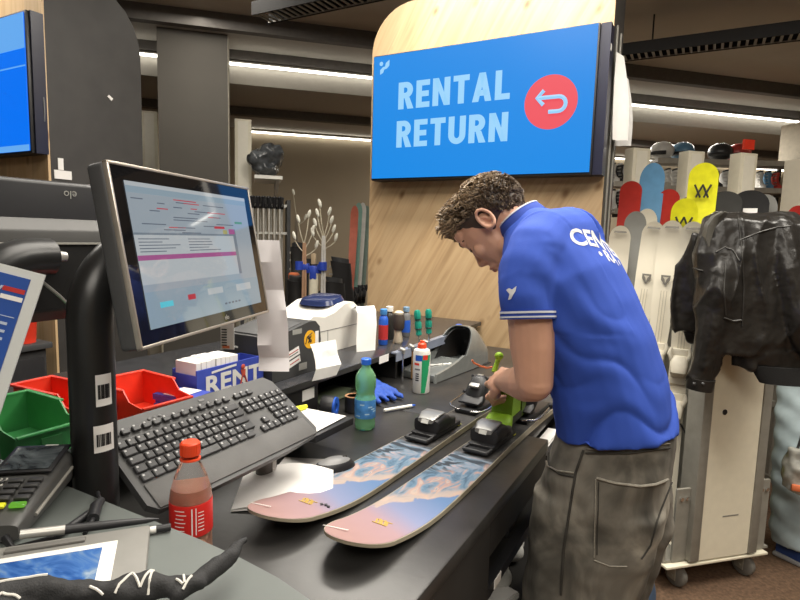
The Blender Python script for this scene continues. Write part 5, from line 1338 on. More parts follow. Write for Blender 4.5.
    jeans = MB().add([v-ORG for v in vs], fs).build('jeans', JE, t, smooth=180)
    bj = BVHTree.FromPolygons(vs, fs)
    def oncam(px, py, lift=.0022):
        d = ray(px, py).normalized(); r = bj.ray_cast(CAM, d); return (r[0] - d*lift*.3 + r[1]*lift - ORG) if r[0] else None
    SEAM = mat('jeans_seam', (.26, .24, .20), .9, var=.2, scale=150); SEAMD = mat('jeans_seam_dark', (.045, .042, .036), .9)
    def line(pts, n=14):
        out = []
        for (a, c), (a2, c2) in zip(pts, pts[1:]):
            for k in range(n):
                r = oncam(a+(a2-a)*k/n, c+(c2-c)*k/n)
                if r is not None: out.append(r)
        return out
    q = MB()
    for pts, r in (([(549, 446), (546, 458), (548, 466), (558, 471), (576, 473)], .0024), ([(597, 478), (615, 483), (640, 486), (655, 484), (668, 479)], .0030), ([(596, 479), (595, 520), (594, 560)], .0016), ([(594, 560), (610, 566), (628, 566)], .0016), ([(588, 449), (630, 449), (672, 443)], .0018)):
        l = line(pts)
        if len(l) > 2: q.tube(l, r, 6)
    q.build('pocket_seams', SEAM, jeans)
    q = MB()
    for pts, r in (([(584, 450), (576, 473), (570, 510), (564, 550), (561, 598)], .0028), ([(599, 482), (598, 520), (597, 557)], .0012), ([(586, 453), (630, 453), (672, 447)], .0022), ([(550, 449), (549, 460), (551, 468), (560, 474), (576, 477)], .002), ([(672, 480), (660, 510), (650, 545), (640, 560)], .0018)):
        l = line(pts)
        if len(l) > 2: q.tube(l, r, 6)
    q.build('side_seams', SEAMD, jeans)
    # shoes
    for s in (-1, 1):
        y = YM+s*.105; dx = .0 if s < 0 else .03
        q = MB(); q.loft([((-.165+dx, y, .03), (0, .036, 0), (0, 0, .03)), ((-.20+dx, y, .045), (0, .042, 0), (0, 0, .045)), ((-.28+dx, y, .04), (0, .046, 0), (0, 0, .04)), ((-.35+dx, y, .03), (0, .047, 0), (0, 0, .03)), ((-.395+dx, y, .022), (0, .034, 0), (0, 0, .02))], 20, p=2.6)
        q2 = [v-ORG for v in q.v]; q.v = q2; sh = q.build('shoe', mat('shoe_dark', (.03, .03, .032), .6), t)
        q = MB(); q.box((-.275+dx-ORG.x, y-ORG.y, .011), (.25, .094, .02), bevel=.008); q.build('sole', WHITE, sh)
man()
# the small tool in the hand
a_ = aty(495, 366, 1.53)
t = thing('hand_tool', 'lime knobbed tool with an orange cord held in the fist', 'tool', a_)
MB().tube([aty(494, 372, 1.52)-a_, aty(497, 363, 1.535)-a_, aty(499, 357, 1.54)-a_], [.008, .007, .008], 12).build('handle', LIME, t)
q = MB(); q.ell(aty(499, 356, 1.54)-a_, (.013, .013, .012)); q.build('knob', LIME, t)
MB().tube([aty(492, 367, 1.515)-a_, aty(487, 368, 1.50)-a_, aty(480, 366, 1.49)-a_, aty(474, 363, 1.48)-a_, aty(472, 360, 1.475)-a_], .0028, 8).build('cord', ORANGE, t)
# ------------------------------------------------------------------ mobile ski rack with the leather jacket
E1A = radians(44)     # direction of the rack's short face
RKW = mat('rack_white', (.78, .73, .58), .45, var=.03); RKG = mat('rack_grey', (.27, .26, .225), .5, .1); RKS = mat('rack_silver', (.36, .35, .30), .4, .4)
def rack(loc, rz):
    t = thing('ski_rack', 'white mobile ski rack on castors standing behind the man, jacket on top', 'ski rack', loc, rz)
    # local x along the short face, y away from the camera
    W = .50
    q = MB(); q.box((-.022, .25, .125), (W+.045, .56, .012), bevel=.003); q.build('base_plate', RKW, t)
    for x in (-.185, .185):
        for y in (.03, .47):
            c = MB(); c.lathe([(.012, -.016), (.040, -.016), (.048, -.010), (.048, .010), (.040, .016), (.012, .016)], (x, y, .049), 28, axis=(1, .25, 0)); cs = c.build('castor', mat('castor_grey', (.17, .165, .15), .5), t)
            f = MB(); f.box((x-.022, y+.005, .075), (.004, .045, .085)); f.box((x+.022, y+.005, .075), (.004, .045, .085)); f.box((x, y+.005, .115), (.05, .05, .006)); f.cyl((x-.026, y, .049), (x+.026, y, .049), .007); f.build('fork', RKS, cs, smooth=30)
    q = MB(); q.box((0, -.002, .74), (.265, .05, 1.20)); q.build('front_panel', RKW, t, smooth=0)
    q = MB()
    for s in (-1, 1): q.box((s*.157, .012, .74), (.048, .09, 1.20), bevel=.004)
    q.box((0, .03, .74), (.27, .012, 1.20)); q.build('profile', RKG, t)
    q = MB(); q.box((0, .29, .74), (.07, .46, 1.20)); q.build('spine', RKG, t, smooth=0)
    q = MB(); q.lathe([(.012, 0), (.012, .002)], (-.065, -.0275, .80), 20, axis=(0, -1, 0)); q.build('cable_hole', BLACK, t)
    q = MB(); q.box((.02, -.0275, .33), (.085, .001, .006)); q.build('maker_mark', RKG, t, smooth=0)
    for s in (-1, 1):
        q = MB(); q.box((s*.215, .0, .30), (.008 if False else .070, .012, .33), bevel=.002); e = .285 if s < 0 else .245; q.box((s*e, .26, .17), (.012, .52, .07)); q.box((s*e, .26, .44), (.012, .52, .03)); q.box((s*.22, .26, .137), (.12, .52, .010))
        bk = q.build('side_tray', RKG, t, smooth=0)
        q = MB()
        for k in (0, 1): q.cyl((s*.215-.012+k*.028, -.006, .42), (s*.215-.012+k*.028, -.012, .42), .009, n=14)
        q.build('bolt', CHROME, bk)
    for z in (1.0, 1.25):
        q = MB()
        for s in (-1, 1): q.box((s*.045, .29, z), (.02, .45, .012))
        q.build('ski_holder', RKS, t, smooth=0)
    return t
RL = V((.145, 2.735, 0)); rack(RL, E1A)
RM = Matrix.Translation(RL) @ Matrix.Rotation(E1A, 4, 'Z')

# skis standing upright: front towards the camera
def up_width(f, w, shovel=1.12, round_=.045):
    if f < round_: return w*shovel*sqrt(max(0, 1-((round_-f)/round_)**2))+.0005
    if f < .12: return w*shovel
    if f < .5: u = (f-.12)/.38; return w*(shovel + (.84-shovel)*u*u*(3-2*u))
    if f < .94: u = (f-.5)/.44; return w*(.84 + .16*u*u*(3-2*u))
    return w*(1-.3*((f-.94)/.06)**2)
def standing_ski(label, top, bottom, w, m, group, back=None, bind=None, mark=None, face=None, shovel=1.12, round_=.045, curl=.05, name='ski', cat='ski'):
    """ski from its tip to its tail, front turned towards 'face'"""
    top, bottom = V(top), V(bottom); L = (top-bottom).length
    t = thing(name, label, cat, bottom, 0, group)
    zz = (top-bottom).normalized(); fc = V(face) if face else V((CAM.x-top.x, CAM.y-top.y, 0)); fc = (fc - zz*fc.dot(zz)).normalized(); xx = zz.cross(fc) * -1
    Mx = axes((0, 0, 0), xx, zz, fc)      # x across, y up the ski, z out of the front
    n, nw = 40, 5; T = []; B = []
    for i in range(n+1):
        f = (i/n)**2; hw = up_width(f, w/2, shovel, round_); y = L*(1-f)
        zc = curl*max(0, (.14-f)/.14)**2; th = .007+.009*max(0, 1-abs(f-.5)/.45)
        T.append([(hw*(2*j/nw-1), y, zc+th) for j in range(nw+1)]); B.append([(hw*(2*j/nw-1), y, zc) for j in range(nw+1)])
    k = nw+1; vs = [Mx @ V(p) for r in T for p in r]+[Mx @ V(p) for r in B for p in r]; o = (n+1)*k
    fs = [(i*k+j, i*k+j+1, (i+1)*k+j+1, (i+1)*k+j) for i in range(n) for j in range(nw)]
    fb = [tuple(o+q for q in f)[::-1] for f in fs]
    sd = []
    for i in range(n):
        for j in (0, nw): sd.append((i*k+j, (i+1)*k+j, o+(i+1)*k+j, o+i*k+j))
    for j in range(nw): sd.append((j, j+1, o+j+1, o+j)); sd.append((n*k+j, n*k+j+1, o+n*k+j+1, o+n*k+j))
    q = MB(); q.add(vs, sd+fb, back or EDGE); q.build('core', None, t, smooth=50)
    q = MB(); q.add(vs, fs, m); q.build('topsheet', None, t, smooth=60)
    if mark: 
        q = MB(); mark(q, Mx, L); 
        if q.v: q.build('printed_mark', None, t, smooth=0)
    if bind:
        bm_, = (bind,)
        for nm, f in (('toe_piece', .44), ('heel_piece', .58)):
            y = L*(1-f); q = MB().xf(Mx)
            q.box((0, y, .022), (.066, .16, .018), bevel=.004)
            q.loft([((0, y-.045, .032), (.026, 0, 0), (0, 0, .012)), ((0, y-.02, .052), (.034, 0, 0), (0, 0, .026)), ((0, y+.02, .050), (.036, 0, 0), (0, 0, .024)), ((0, y+.05, .034), (.028, 0, 0), (0, 0, .012))], 16, p=3)
            for s in (-1, 1): q.tube([(s*.03, y+.03, .04), (s*.042, y+.06, .045), (s*.036, y+.085, .04)], [.011, .010, .006], 10)
            q.build(nm, bm_, t)
        q = MB().xf(Mx)
        y = L*.35
        for s in (-1, 1): q.tube([(s*.03, y+.05, .03), (s*.062, y, .04), (s*.064, y-.06, .045)], .004, 8)
        q.build('brake_arm', BLACK, t)
    return t
SKW = mat('ski_cream', (.76, .71, .58), .4, var=.03, scale=6); SKG = mat('ski_silver_grey', (.26, .26, .24), .4, var=.05); SKB = mat('ski_base_black', (.03, .03, .03), .4)
SKR = mat('ski_red', (.42, .03, .022), .4); SKBL = mat('ski_steel_blue', (.10, .24, .40), .4); SKY = mat('ski_yellow', (.74, .72, .02), .4); SKD = mat('ski_dark_grey', (.055, .055, .052), .4); BINDW = mat('binding_cream', (.60, .56, .46), .45)
SMK = mat('ski_print_grey', (.16, .15, .13), .6); SLN = mat('ski_print_pale', (.50, .46, .37), .6)
def crest(q, Mx, L):
    y = L*.815
    q.prism([(-.020, y+.022), (.020, y+.022), (.019, y), (0, y-.026), (-.019, y)], .0185, .0190, Mx, SMK)
    q.prism([(-.012, y+.014), (.012, y+.014), (.004, y+.003), (0, y-.014), (-.004, y+.003)], .0190, .0194, Mx, SLN)
    for x in (-.012, .0, .012): q.prism([(x-.0015, y-.05), (x+.0015, y-.05), (x+.0015, y-.34), (x-.0015, y-.34)], .0185, .019, Mx, SLN)
    q.prism([(-.03, L-.035), (.03, L-.035), (.026, L-.026), (-.026, L-.026)], .055, .0556, Mx, SMK)
def vv(q, Mx, L, y=None, s=1.25):
    y = y or L*.915; z = .040
    for x in (-.022, .010): 
        q.tube([Mx @ V(p) for p in ((x*s-.012*s, y+.038*s, z), (x*s+.014*s, y-.02*s, z-.006))], .0045*s, 6, m=SKB)
        q.tube([Mx @ V(p) for p in ((x*s+.022*s, y+.038*s, z), (x*s-.004*s, y-.02*s, z-.006))], .0045*s, 6, m=SKB)
def upright_word(q, Mx, L):
    put_text(q, '89', .115, Mx @ axes((.036, L*.80-.10, .0185), (0, 1, 0), (-1, 0, 0), (0, 0, 1)), mat('ski_print_white', (.55, .62, .66), .5), bold=.002)
GRP = 'skis in the rack behind the man'
lean = V((-.11, -.10, 0))
def mk(px, py, Y, w, m, label, bind=None, mark=None, group=GRP, shovel=1.12, zb=.147, dl=(-.10, 0), round_=.045, back=None, curl=.05, name='ski', cat='ski'):
    tp = aty(px, py, Y); bt = V((tp.x+dl[0], tp.y+dl[1], zb)); return standing_ski(label, tp, bt, w, m, group, bind=bind, mark=mark, shovel=shovel, round_=round_, back=back, curl=curl, name=name, cat=cat)
mk(621, 226, 2.95, .088, SKW, 'cream ski with dark crest at the left end of the rack row', BINDW, crest, dl=(-.035, -.02))
mk(637, 212, 3.00, .090, SKG, 'plain silver-grey ski standing taller than the cream ones, in front of the red one', None, None, dl=(-.10, -.03))
mk(655, 222, 2.92, .088, SKW, 'cream ski with dark crest, left of the middle pair', BINDW, crest, dl=(-.10, -.03))
mk(673, 221, 2.84, .090, SKW, 'cream ski with dark crest, right of the middle pair', BINDW, crest, dl=(-.06, -.02))
mk(694, 222, 2.753, .088, SKW, 'cream ski partly hidden behind the left edge of the jacket', BINDW, crest, dl=(-.025, -.0))
mk(648, 209, 3.16, .090, SKW, 'pale grey ski tip peeping out between the silver and cream skis', None, None, dl=(-.07, .03))
G2_ = 'skis and boards in the row behind'
mk(632, 182, 3.50, .105, SKR, 'red ski with rounded tip at the left of the back row', None, None, G2_, dl=(-.06, 0), zb=.004, round_=.03)
mk(654, 164, 3.56, .118, SKBL, 'steel blue ski with pale figures, tallest at the left of the back row', None, upright_word, G2_, dl=(-.06, 0), zb=.004, round_=.05)
mk(670, 190, 3.60, .100, SKR, 'red ski between the blue one and the small yellow one', None, None, G2_, dl=(-.06, 0), zb=.004, round_=.03)
mk(686, 199, 3.52, .120, SKY, 'shorter yellow ski with black crossed mark, half in front of the tall yellow one', None, vv, G2_, dl=(-.05, 0), zb=.004, round_=.045)
mk(705, 164, 3.66, .135, SKY, 'tall yellow ski with black crossed mark near its broad tip', None, vv, G2_, dl=(-.03, 0), zb=.004, round_=.04)
mk(690, 197, 3.72, .100, SKG, 'grey tip between the two yellow skis', None, None, G2_, dl=(-.06, 0), zb=.004)
mk(726, 192, 3.70, .150, SKD, 'dark grey broad tip left above the jacket collar', None, None, G2_, dl=(-.02, 0), zb=.004, round_=.035)
mk(751, 191, 3.78, .168, SKB, 'black broad tip with white sticker above the jacket shoulders', None, lambda q, Mx, L: q.prism([(-.04, L*.915), (.03, L*.915), (.03, L*.945), (-.04, L*.945)], .035, .036, Mx, PAPER), G2_, dl=(0, 0), zb=.004, round_=.045)
mk(766, 195, 3.86, .11, SKG, 'grey rounded tip right of the black one', None, None, G2_, dl=(0, 0), zb=.004)
mk(797, 206, 4.10, .10, SKR, 'red ski tip at the right edge beside the jacket', None, None, G2_, dl=(.30, 0), zb=.004, round_=.04)
# plain back rack that carries the second row
t = thing('ski_rack', 'grey rack rail carrying the back row of skis', 'ski rack', (-.06, 3.90, 0), radians(27))
q = MB()
for x in (-.62, .62): q.box((x, .05, .70), (.05, .05, 1.36)); q.box((x, .05, .015), (.06, .36, .03))
q.box((0, .05, 1.30), (1.25, .05, .05)); q.box((0, .05, .5), (1.25, .04, .04)); q.build('frame', RKG, t, smooth=0)

# ------------------------------------------------------------------ leather jacket hung on the rack
def jacket():
    c = aty(738, 214, 2.60); c.z = .0
    org = V((.11, 2.6, 1.0))
    t = thing('leather_jacket', 'black leather jacket hung over the top of the white ski rack', 'jacket', org)
    J = lambda px, py, Y: aty(px, py, Y)
    b = MB()
    # shoulder yoke and back, folded over the top of the rack
    b.loft([(J(754, 213, 2.64), V((.135, .05, 0)), V((-.01, .04, .0))), (J(757, 222, 2.60), V((.185, .07, -.01)), V((-.02, .065, 0))), (J(757, 255, 2.58), V((.23, .09, 0)), V((-.03, .070, 0))), (J(759, 300, 2.57), V((.22, .09, 0)), V((-.03, .070, 0))), (J(762, 340, 2.57), V((.19, .08, 0)), V((-.03, .060, 0))), (J(762, 353, 2.58), V((.18, .08, 0)), V((-.03, .05, 0)))], 36, p=3.2)
    # near sleeve hanging in front
    chain(b, [J(727, 232, 2.56), J(719, 275, 2.50), J(711, 325, 2.48), J(703, 368, 2.48)], [.062, .066, .060, .050])
    b.tube([J(704, 362, 2.48), J(700, 384, 2.48)], [.052, .046], 18)
    # far sleeve and right front panel
    chain(b, [J(778, 228, 2.60), J(788, 270, 2.56), J(797, 310, 2.56), J(806, 345, 2.56)], [.055, .062, .062, .055])
    b.loft([(J(772, 330, 2.58), V((.15, .05, 0)), V((-.02, .05, 0))), (J(778, 352, 2.58), V((.14, .05, 0)), V((-.02, .05, 0))), (J(786, 372, 2.58), V((.10, .04, 0)), V((-.02, .035, 0)))], 24)
    # left front panel behind the sleeve
    b.loft([(J(714, 234, 2.64), V((.075, .03, 0)), V((-.01, .03, 0))), (J(709, 268, 2.64), V((.12, .03, 0)), V((-.01, .03, 0))), (J(703, 305, 2.64), V((.13, .03, 0)), V((-.01, .03, 0))), (J(698, 332, 2.64), V((.11, .03, 0)), V((-.01, .025, 0)))], 24, p=2.6)
    chain(b, [J(691, 325, 2.66), J(692, 338, 2.66)], [.026, .018])
    # flap below the middle
    b.loft([(J(743, 345, 2.53), V((.05, 0, 0)), V((0, .02, 0))), (J(743, 368, 2.53), V((.045, 0, 0)), V((0, .016, 0)))], 16, p=4)
    def jd(v, n):
        w = noise3(v, (5, 5, 3), 6)
        w2 = noise3(v, (7, 7, 2.2), 2); rg_ = (1-abs(noise3(v, (9, 9, 2.4), 5))*2.2)**3; return .020*(rg_-.4)*max(.2, min(1, (1.66-v.z)/.2)) + .010*w2 + .003*noise3(v, (26, 26, 18), 3) + .0016*noise3(v, (60, 60, 45), 8)
    vs, fs = fused(b, .006, 3, .5, disp=jd)
    LE = mat('leather_black', (.016, .0145, .013), .30, var=.25, scale=12, bump=.22, bscale=70)
    bd = MB().add([v-org for v in vs], fs).build('shell', LE, t, smooth=180)
    bj = BVHTree.FromPolygons(vs, fs)
    def on(px, py, lift=.002):
        d = ray(px, py).normalized(); r = bj.ray_cast(CAM, d); return (r[0] - d*lift - org) if r[0] else None
    def line(pts, r, q, n=10):
        o = []
        for (a, c), (a2, c2) in zip(pts, pts[1:]):
            for k in range(n):
                h = on(a+(a2-a)*k/n, c+(c2-c)*k/n)
                if h is not None: o.append(h)
        if len(o) > 2: q.tube(o, r, 6)
    SE = mat('leather_seam', (.028, .026, .023), .4)
    q = MB(); line([(716, 252), (725, 247), (733, 250), (740, 262)], .003, q); line([(740, 240), (760, 232), (778, 227), (792, 226)], .003, q); line([(738, 215), (742, 250), (744, 290), (742, 330)], .0025, q); line([(724, 318), (733, 321), (742, 320)], .004, q); line([(693, 268), (704, 271)], .003, q); line([(726, 260), (724, 290), (726, 318)], .0025, q)
    q.build('seams', SE, bd)
    # collar: stand-up fold facing left
    q = MB(); P = []
    Lc = [(721, 211), (711, 216), (704, 225), (701.5, 236), (706, 246)]; Rc = [(729, 213), (724, 219), (720, 228), (718, 238), (714, 248)]
    for (a0, b0), (a1, b1) in zip(Lc, Rc):
        P.append([J(a0+(a1-a0)*j/4, b0+(b1-b0)*j/4, 2.50-.035*sin(pi*(j/4)**.7))-org for j in range(5)])
    q.grid(P, .006); q.build('collar', mat('leather_collar', (.075, .072, .062), .3, var=.3, scale=14, bump=.2, bscale=90), t, smooth=60)
    # cuff band with buttons, hem rib
    q = MB(); a, c = J(701, 378, 2.48), J(699, 389, 2.48); q.tube([a-org, c-org], [.052, .050], 24); q.build('cuff', LE, bd)
    q = MB(); 
    for px in (694, 703): 
        h = J(px, 384, 2.425); q.ell(h-org, (.007, .004, .007), n=10)
    q.build('cuff_button', mat('button_dark', (.06, .06, .06), .3, .5), bd)
    q = MB(); q.loft([(J(783, 366, 2.575)-org, V((.115, .045, 0)), V((-.02, .042, 0))), (J(788, 384, 2.575)-org, V((.095, .04, 0)), V((-.02, .034, 0)))], 28); q.build('hem_rib', mat('rib_knit_black', (.012, .012, .012), .9, bump=.4, bscale=300), bd)
jacket()

# ------------------------------------------------------------------ passer-by at the right edge, legs in view
def passer():
    o = V((.50, 3.35, 0))
    t = thing('person', 'person in light blue jeans and blue sneakers walking past behind the ski rack', 'person', o)
    b = MB()
    hip = V((.50, 3.45, .90))
    # front leg reaches to the right, rear leg under the rack
    chain(b, [V((.47, 3.36, .86)), V((.45, 3.22, .48)), V((.47, 3.16, .10))], [.075, .05, .036]); chain(b, [V((.56, 3.50, .86)), V((.66, 3.52, .47)), V((.72, 3.68, .14))], [.075, .05, .036])
    b.loft([((.51, 3.43, .86), (.12, 0, 0), (0, .15, 0)), ((.54, 3.43, 1.10), (.09, 0, 0), (0, .13, 0)), ((.64, 3.42, 1.36), (.10, 0, .0), (0, .17, 0)), ((.70, 3.42, 1.44), (.06, 0, .0), (0, .10, 0))], 20)
    chain(b, [V((.70, 3.42, 1.44)), V((.78, 3.42, 1.54))], [.055, .055])
    b.ell((.83, 3.42, 1.62), (.095, .075, .115)); b.ell((.89, 3.42, 1.57), (.04, .05, .06)); b.tube([(.915, 3.42, 1.63), (.945, 3.42, 1.60), (.92, 3.42, 1.585)], [.008, .012, .008], 8)
    for s in (-1, 1):
        b.ell((.82, 3.42+s*.078, 1.61), (.018, .010, .03))
        S0, E0, W0 = V((.68, 3.42+s*.19, 1.38)), V((.68+s*.06, 3.42+s*.23, 1.10)), V((.78+s*.10, 3.42+s*.20, .90))
        b.tube([S0, E0, W0], [.05, .042, .028], 14); b.ell(S0, .055); b.ell(E0, .042)
        for k in range(4): b.tube([W0, W0+V((.015, -.018+k*.012, -.08)), W0+V((.03, -.02+k*.013, -.13)), W0+V((.02, -.02+k*.013, -.155))], [.018, .012, .009, .007], 8)
        b.tube([W0+V((.01, 0, -.03)), W0+V((.05, -.01, -.07)), W0+V((.055, -.01, -.10))], [.012, .011, .008], 8)
    vs, fs = fused(b, .007, 4)
    MB().add([v-o for v in vs], fs).build('body', mat('skin', (.62, .345, .235), .5), t, smooth=180)
    b = MB(); b.ell((.80, 3.42, 1.66), (.10, .082, .10)); b.ell((.77, 3.42, 1.61), (.07, .08, .09)); vs, fs = fused(b, .008, 3, disp=lambda v, n: .006*noise.noise(v*70))
    MB().add([v-o for v in vs], fs).build('hair', mat('hair_dark', (.03, .02, .015), .6), t, smooth=180)
    b = MB()
    b.loft([((.50, 3.43, .98), (.14, 0, 0), (0, .17, 0)), ((.51, 3.43, .82), (.15, 0, 0), (0, .18, 0))], 24)
    b.loft([((.475, 3.36, .86), (.115, 0, 0), (0, .105, 0)), ((.455, 3.26, .60), (.095, 0, 0), (0, .09, 0)), ((.450, 3.20, .42), (.090, 0, 0), (0, .085, 0)), ((.475, 3.16, .18), (.105, 0, .01), (0, .09, 0)), ((.495, 3.15, .085), (.115, 0, .01), (0, .095, 0))], 22)
    b.loft([((.56, 3.50, .86), (.115, 0, 0), (0, .105, 0)), ((.62, 3.51, .64), (.095, 0, 0), (0, .09, 0)), ((.66, 3.52, .45), (.085, 0, 0), (0, .085, 0)), ((.71, 3.66, .17), (.085, 0, 0), (0, .08, 0))], 22)
    vs, fs = fused(b, .009, 4, disp=lambda v, n: .006*noise.noise(v*16) + .004*sin(v.z*60+v.x*30))
    MB().add([v-o for v in vs], fs).build('jeans', mat('jeans_light_blue', (.33, .40, .42), .9, var=.18, scale=9), t, smooth=180)
    b = MB(); b.loft([((.50, 3.43, .80), (.15, 0, 0), (0, .19, 0)), ((.52, 3.43, 1.0), (.135, 0, 0), (0, .175, 0)), ((.60, 3.42, 1.25), (.135, 0, 0), (0, .185, 0)), ((.68, 3.42, 1.42), (.125, 0, .02), (0, .19, 0)), ((.72, 3.42, 1.49), (.075, 0, .02), (0, .10, 0))], 26)
    for s in (-1, 1): chain(b, [V((.68, 3.42+s*.17, 1.385)), V((.69+s*.035, 3.42+s*.215, 1.22))], [.085, .07], 16)
    vs, fs = fused(b, .009, 4, disp=lambda v, n: .006*noise.noise(v*14))
    MB().add([v-o for v in vs], fs).build('blue_top', mat('top_blue', (.03, .07, .32), .85), t, smooth=180)
    for x, y, z, a in ((.475, 3.15, 0, -.55), (.73, 3.72, .0, .3)):
        q = MB(); R = Matrix.Translation(V((x, y, z))-o) @ Matrix.Rotation(a, 4, 'Z'); q.xf(R)
        q.loft([((-.06, 0, .045), (0, .036, 0), (0, 0, .04)), ((-.02, 0, .055), (0, .04, 0), (0, 0, .05)), ((.06, 0, .045), (0, .046, 0), (0, 0, .04)), ((.14, 0, .035), (0, .048, 0), (0, 0, .03)), ((.20, 0, .024), (0, .034, 0), (0, 0, .02))], 20, p=2.6); sh = q.build('sneaker', mat('sneaker_blue', (.025, .06, .22), .7), t)
        q = MB().xf(R); q.box((.07, 0, .012), (.28, .096, .022), bevel=.009); q.build('sole', mat('sole_grey', (.30, .30, .30), .7), sh)
passer()
# blue denim of unknown origin, shaped as a bag, behind the man, clear bag hanging at the right edge
b = MB(); b.loft([((0, 0, .01), (.13, 0, 0), (0, .08, 0)), ((0, 0, .15), (.12, 0, 0), (0, .08, 0)), ((-.01, 0, .36), (.085, 0, 0), (0, .06, 0)), ((-.02, 0, .44), (.05, 0, 0), (0, .03, 0))], 24, p=2.6)
vs, fs = fused(b, .012, 3, disp=lambda v, n: .006*noise.noise(v*14)); zm = min(v.z for v in vs)
t = thing('denim_piece', 'bag-shaped piece of blue denim on the carpet behind the grey jeans', 'bag', (-.19, 2.25, .002))
MB().add([v-V((0, 0, zm)) for v in vs], fs).build('bag', mat('denim_blue', (.05, .085, .15), .9, var=.2), t, smooth=180)
MB().tube([(-.05, 0, .42), (-.045, 0, .52), (0, 0, .54), (.02, 0, .42)], .008, 8).build('handle', mat('denim_blue', (.05, .085, .15), .9, var=.2), t)
p = aty(792, 470, 3.0)
t = thing('clear_bag', 'crumpled clear bag with orange corner near the right edge, beyond the pale jeans', 'bag', (p.x+.06, p.y, p.z))
b = MB(); b.loft([((0, 0, -.10), (.05, 0, 0), (0, .03, 0)), ((0, 0, -.08), (.09, 0, 0), (0, .05, 0)), ((0, 0, .02), (.10, 0, 0), (0, .05, 0)), ((0, 0, .10), (.08, 0, 0), (0, .03, 0))], 24, p=3)
vs, fs = fused(b, .01, 2, disp=lambda v, n: .012*noise.noise(v*24)); MB().add(vs, fs).build('bag', mat('bag_clear', (.40, .40, .36), .2, var=.3), t, smooth=180)
MB().box((-.04, -.055, -.06), (.05, .02, .03), bevel=.008).build('orange_corner', ORANGE, t)
MB().tube([(-.05, 0, .09), (-.03, 0, .22), (.02, .0, .30), (.06, 0, .22), (.06, 0, .09)], .006, 8).build('strap', DARKG, t)
# ------------------------------------------------------------------ far racks, shelves and boots
def upright(px, py, Y, w, label, zb=0):
    tp = aty(px, py, Y); t = thing('rack_post', label, 'rack post', (tp.x, tp.y, 0), RA, 'tall white rack posts')
    MB().box((0, 0, tp.z/2), (w, .10, tp.z), bevel=.004).build('post', RKW, t)
    MB().box((0, -.052, tp.z/2), (w*.62, .004, tp.z-.04)).build('front_strip', mat('post_cream', (.86, .82, .70), .5, var=.02), t, smooth=0)
    MB().box((0, .0, .02), (w*1.3, .16, .04)).build('foot', RKG, t, smooth=0)
upright(638, 149, 4.6, .15, 'white rack post left of the steel blue ski')
upright(692, 152, 4.75, .145, 'white rack post between the blue and the tall yellow ski')
upright(744, 154, 4.85, .15, 'white rack post above the black ski tips, red tag on top')
upright(150, 112, 3.50, .13, 'white rack post between the dark column and the grey pillar')
upright(243, 120, 3.95, .15, 'white rack post right of the grey pillar, beside the pole rack')
p_ = aty(748, 150, 4.84); tag(MB().box((0, 0, .035), (.09, .02, .07)).build('price_sign', RED, loc=(p_.x, p_.y, p_.z+.003), rz=RA, smooth=0), 'small red sign on top of the rack post above the black tips', 'sign')
# pole rack with hanging ski poles
def P_(px, py, d): return CAM + ray(px, py)*d
prc = P_(270, 330, 5.0); prc.z = 0
t = thing('pole_rack', 'rack of many pale hanging ski poles left of the blue holder', 'pole rack', prc, RA)
PW = .40
z1, z2 = P_(270, 206, 5.0).z, P_(270, 233, 5.0).z
q = MB()
for z in (z1, z2): q.box((-.04, 0, z), (PW, .03, .02)); q.box((-.04, .2, z), (PW, .03, .02))
q.build('rail', WHITE, t, smooth=0)
q = MB()
for x in (-PW/2-.04, PW/2-.04): q.box((x, .1, (z1+.05)/2), (.03, .26, z1+.05))
q.box((-.04, .1, .02), (PW+.1, .5, .04)); q.build('frame', DARKG, t, smooth=0)
rm = Matrix.Translation(prc) @ Matrix.Rotation(RA, 4, 'Z')
POLEW = mat('pole_white', (.55, .53, .48), .4)
def ski_pole(label, loc, L, group, m=POLEW, rot=None):
    t = thing('ski_pole', label, 'ski pole', loc, 0, group)
    MB().tube([(0, 0, -L), (0, 0, -.10)], [.0055, .009], 8).build('shaft', m, t)
    MB().lathe([(.010, -.10), (.015, -.09), (.014, -.02), (.020, -.005), (.016, .005)], n=12).build('grip', BLACK, t)
    MB().tube([(.012, 0, -.01), (.032, .01, -.06), (.03, .012, -.10), (.012, 0, -.03)], .004, 6).build('strap', BLACKM, t)
    MB().lathe([(.008, -L+.05), (.03, -L+.055), (.03, -L+.06), (.008, -L+.065)], n=14).build('basket', m, t)
    return t
pole0 = None
for k in range(14):
    x = -PW/2+.005+k*(PW-.10)/13; y = -.05 if k % 2 == 0 else .05
    loc = rm @ V((x, y-.0, z1+.07))
    lb = 'pale ski pole with black grip hanging in the row of the pole rack'
    if pole0 is None: pole0 = ski_pole(lb, loc, 1.18, 'ski poles in the pole rack')
    else: dup(pole0, loc, random.uniform(-1, 1), lb)
# white shelf with bags above
sc_ = P_(266, 178, 5.0)
t = thing('boot_shelf', 'white shelf with bagged black gear above the pole rack', 'shelf', sc_, RA)
MB().box((.02, .15, 0), (.24, .50, .03)).build('board', WHITE, t, smooth=0)
MB().prism([(-.12, 0), (.40, 0), (.40, -.18)], -.012, .012, axes((.10, 0, -.016), (0, 1, 0), (0, 0, 1), (1, 0, 0))).build('bracket', WHITE, t, smooth=0)
mb = MB()
for k in range(7): mb.ell((random.uniform(-.09, .09), .08+random.uniform(-.04, .16), .10+random.uniform(0, .13)), (.08, .10, .09), n=12)
mb.ell((0, .1, .06), (.12, .15, .06)); vs, fs = fused(mb, .014, 3, disp=lambda v, n: .018*noise.noise(v*22)); zm = min(v.z for v in vs)
tag(MB().add([v-V((0, 0, zm)) for v in vs], fs).build('gear_bag', mat('bag_film', (.06, .065, .07), .15, var=.6, scale=16), loc=sc_+V((0, .0, .017)), rz=RA, smooth=180), 'shiny dark bagged gear heaped on the white shelf', 'bag')
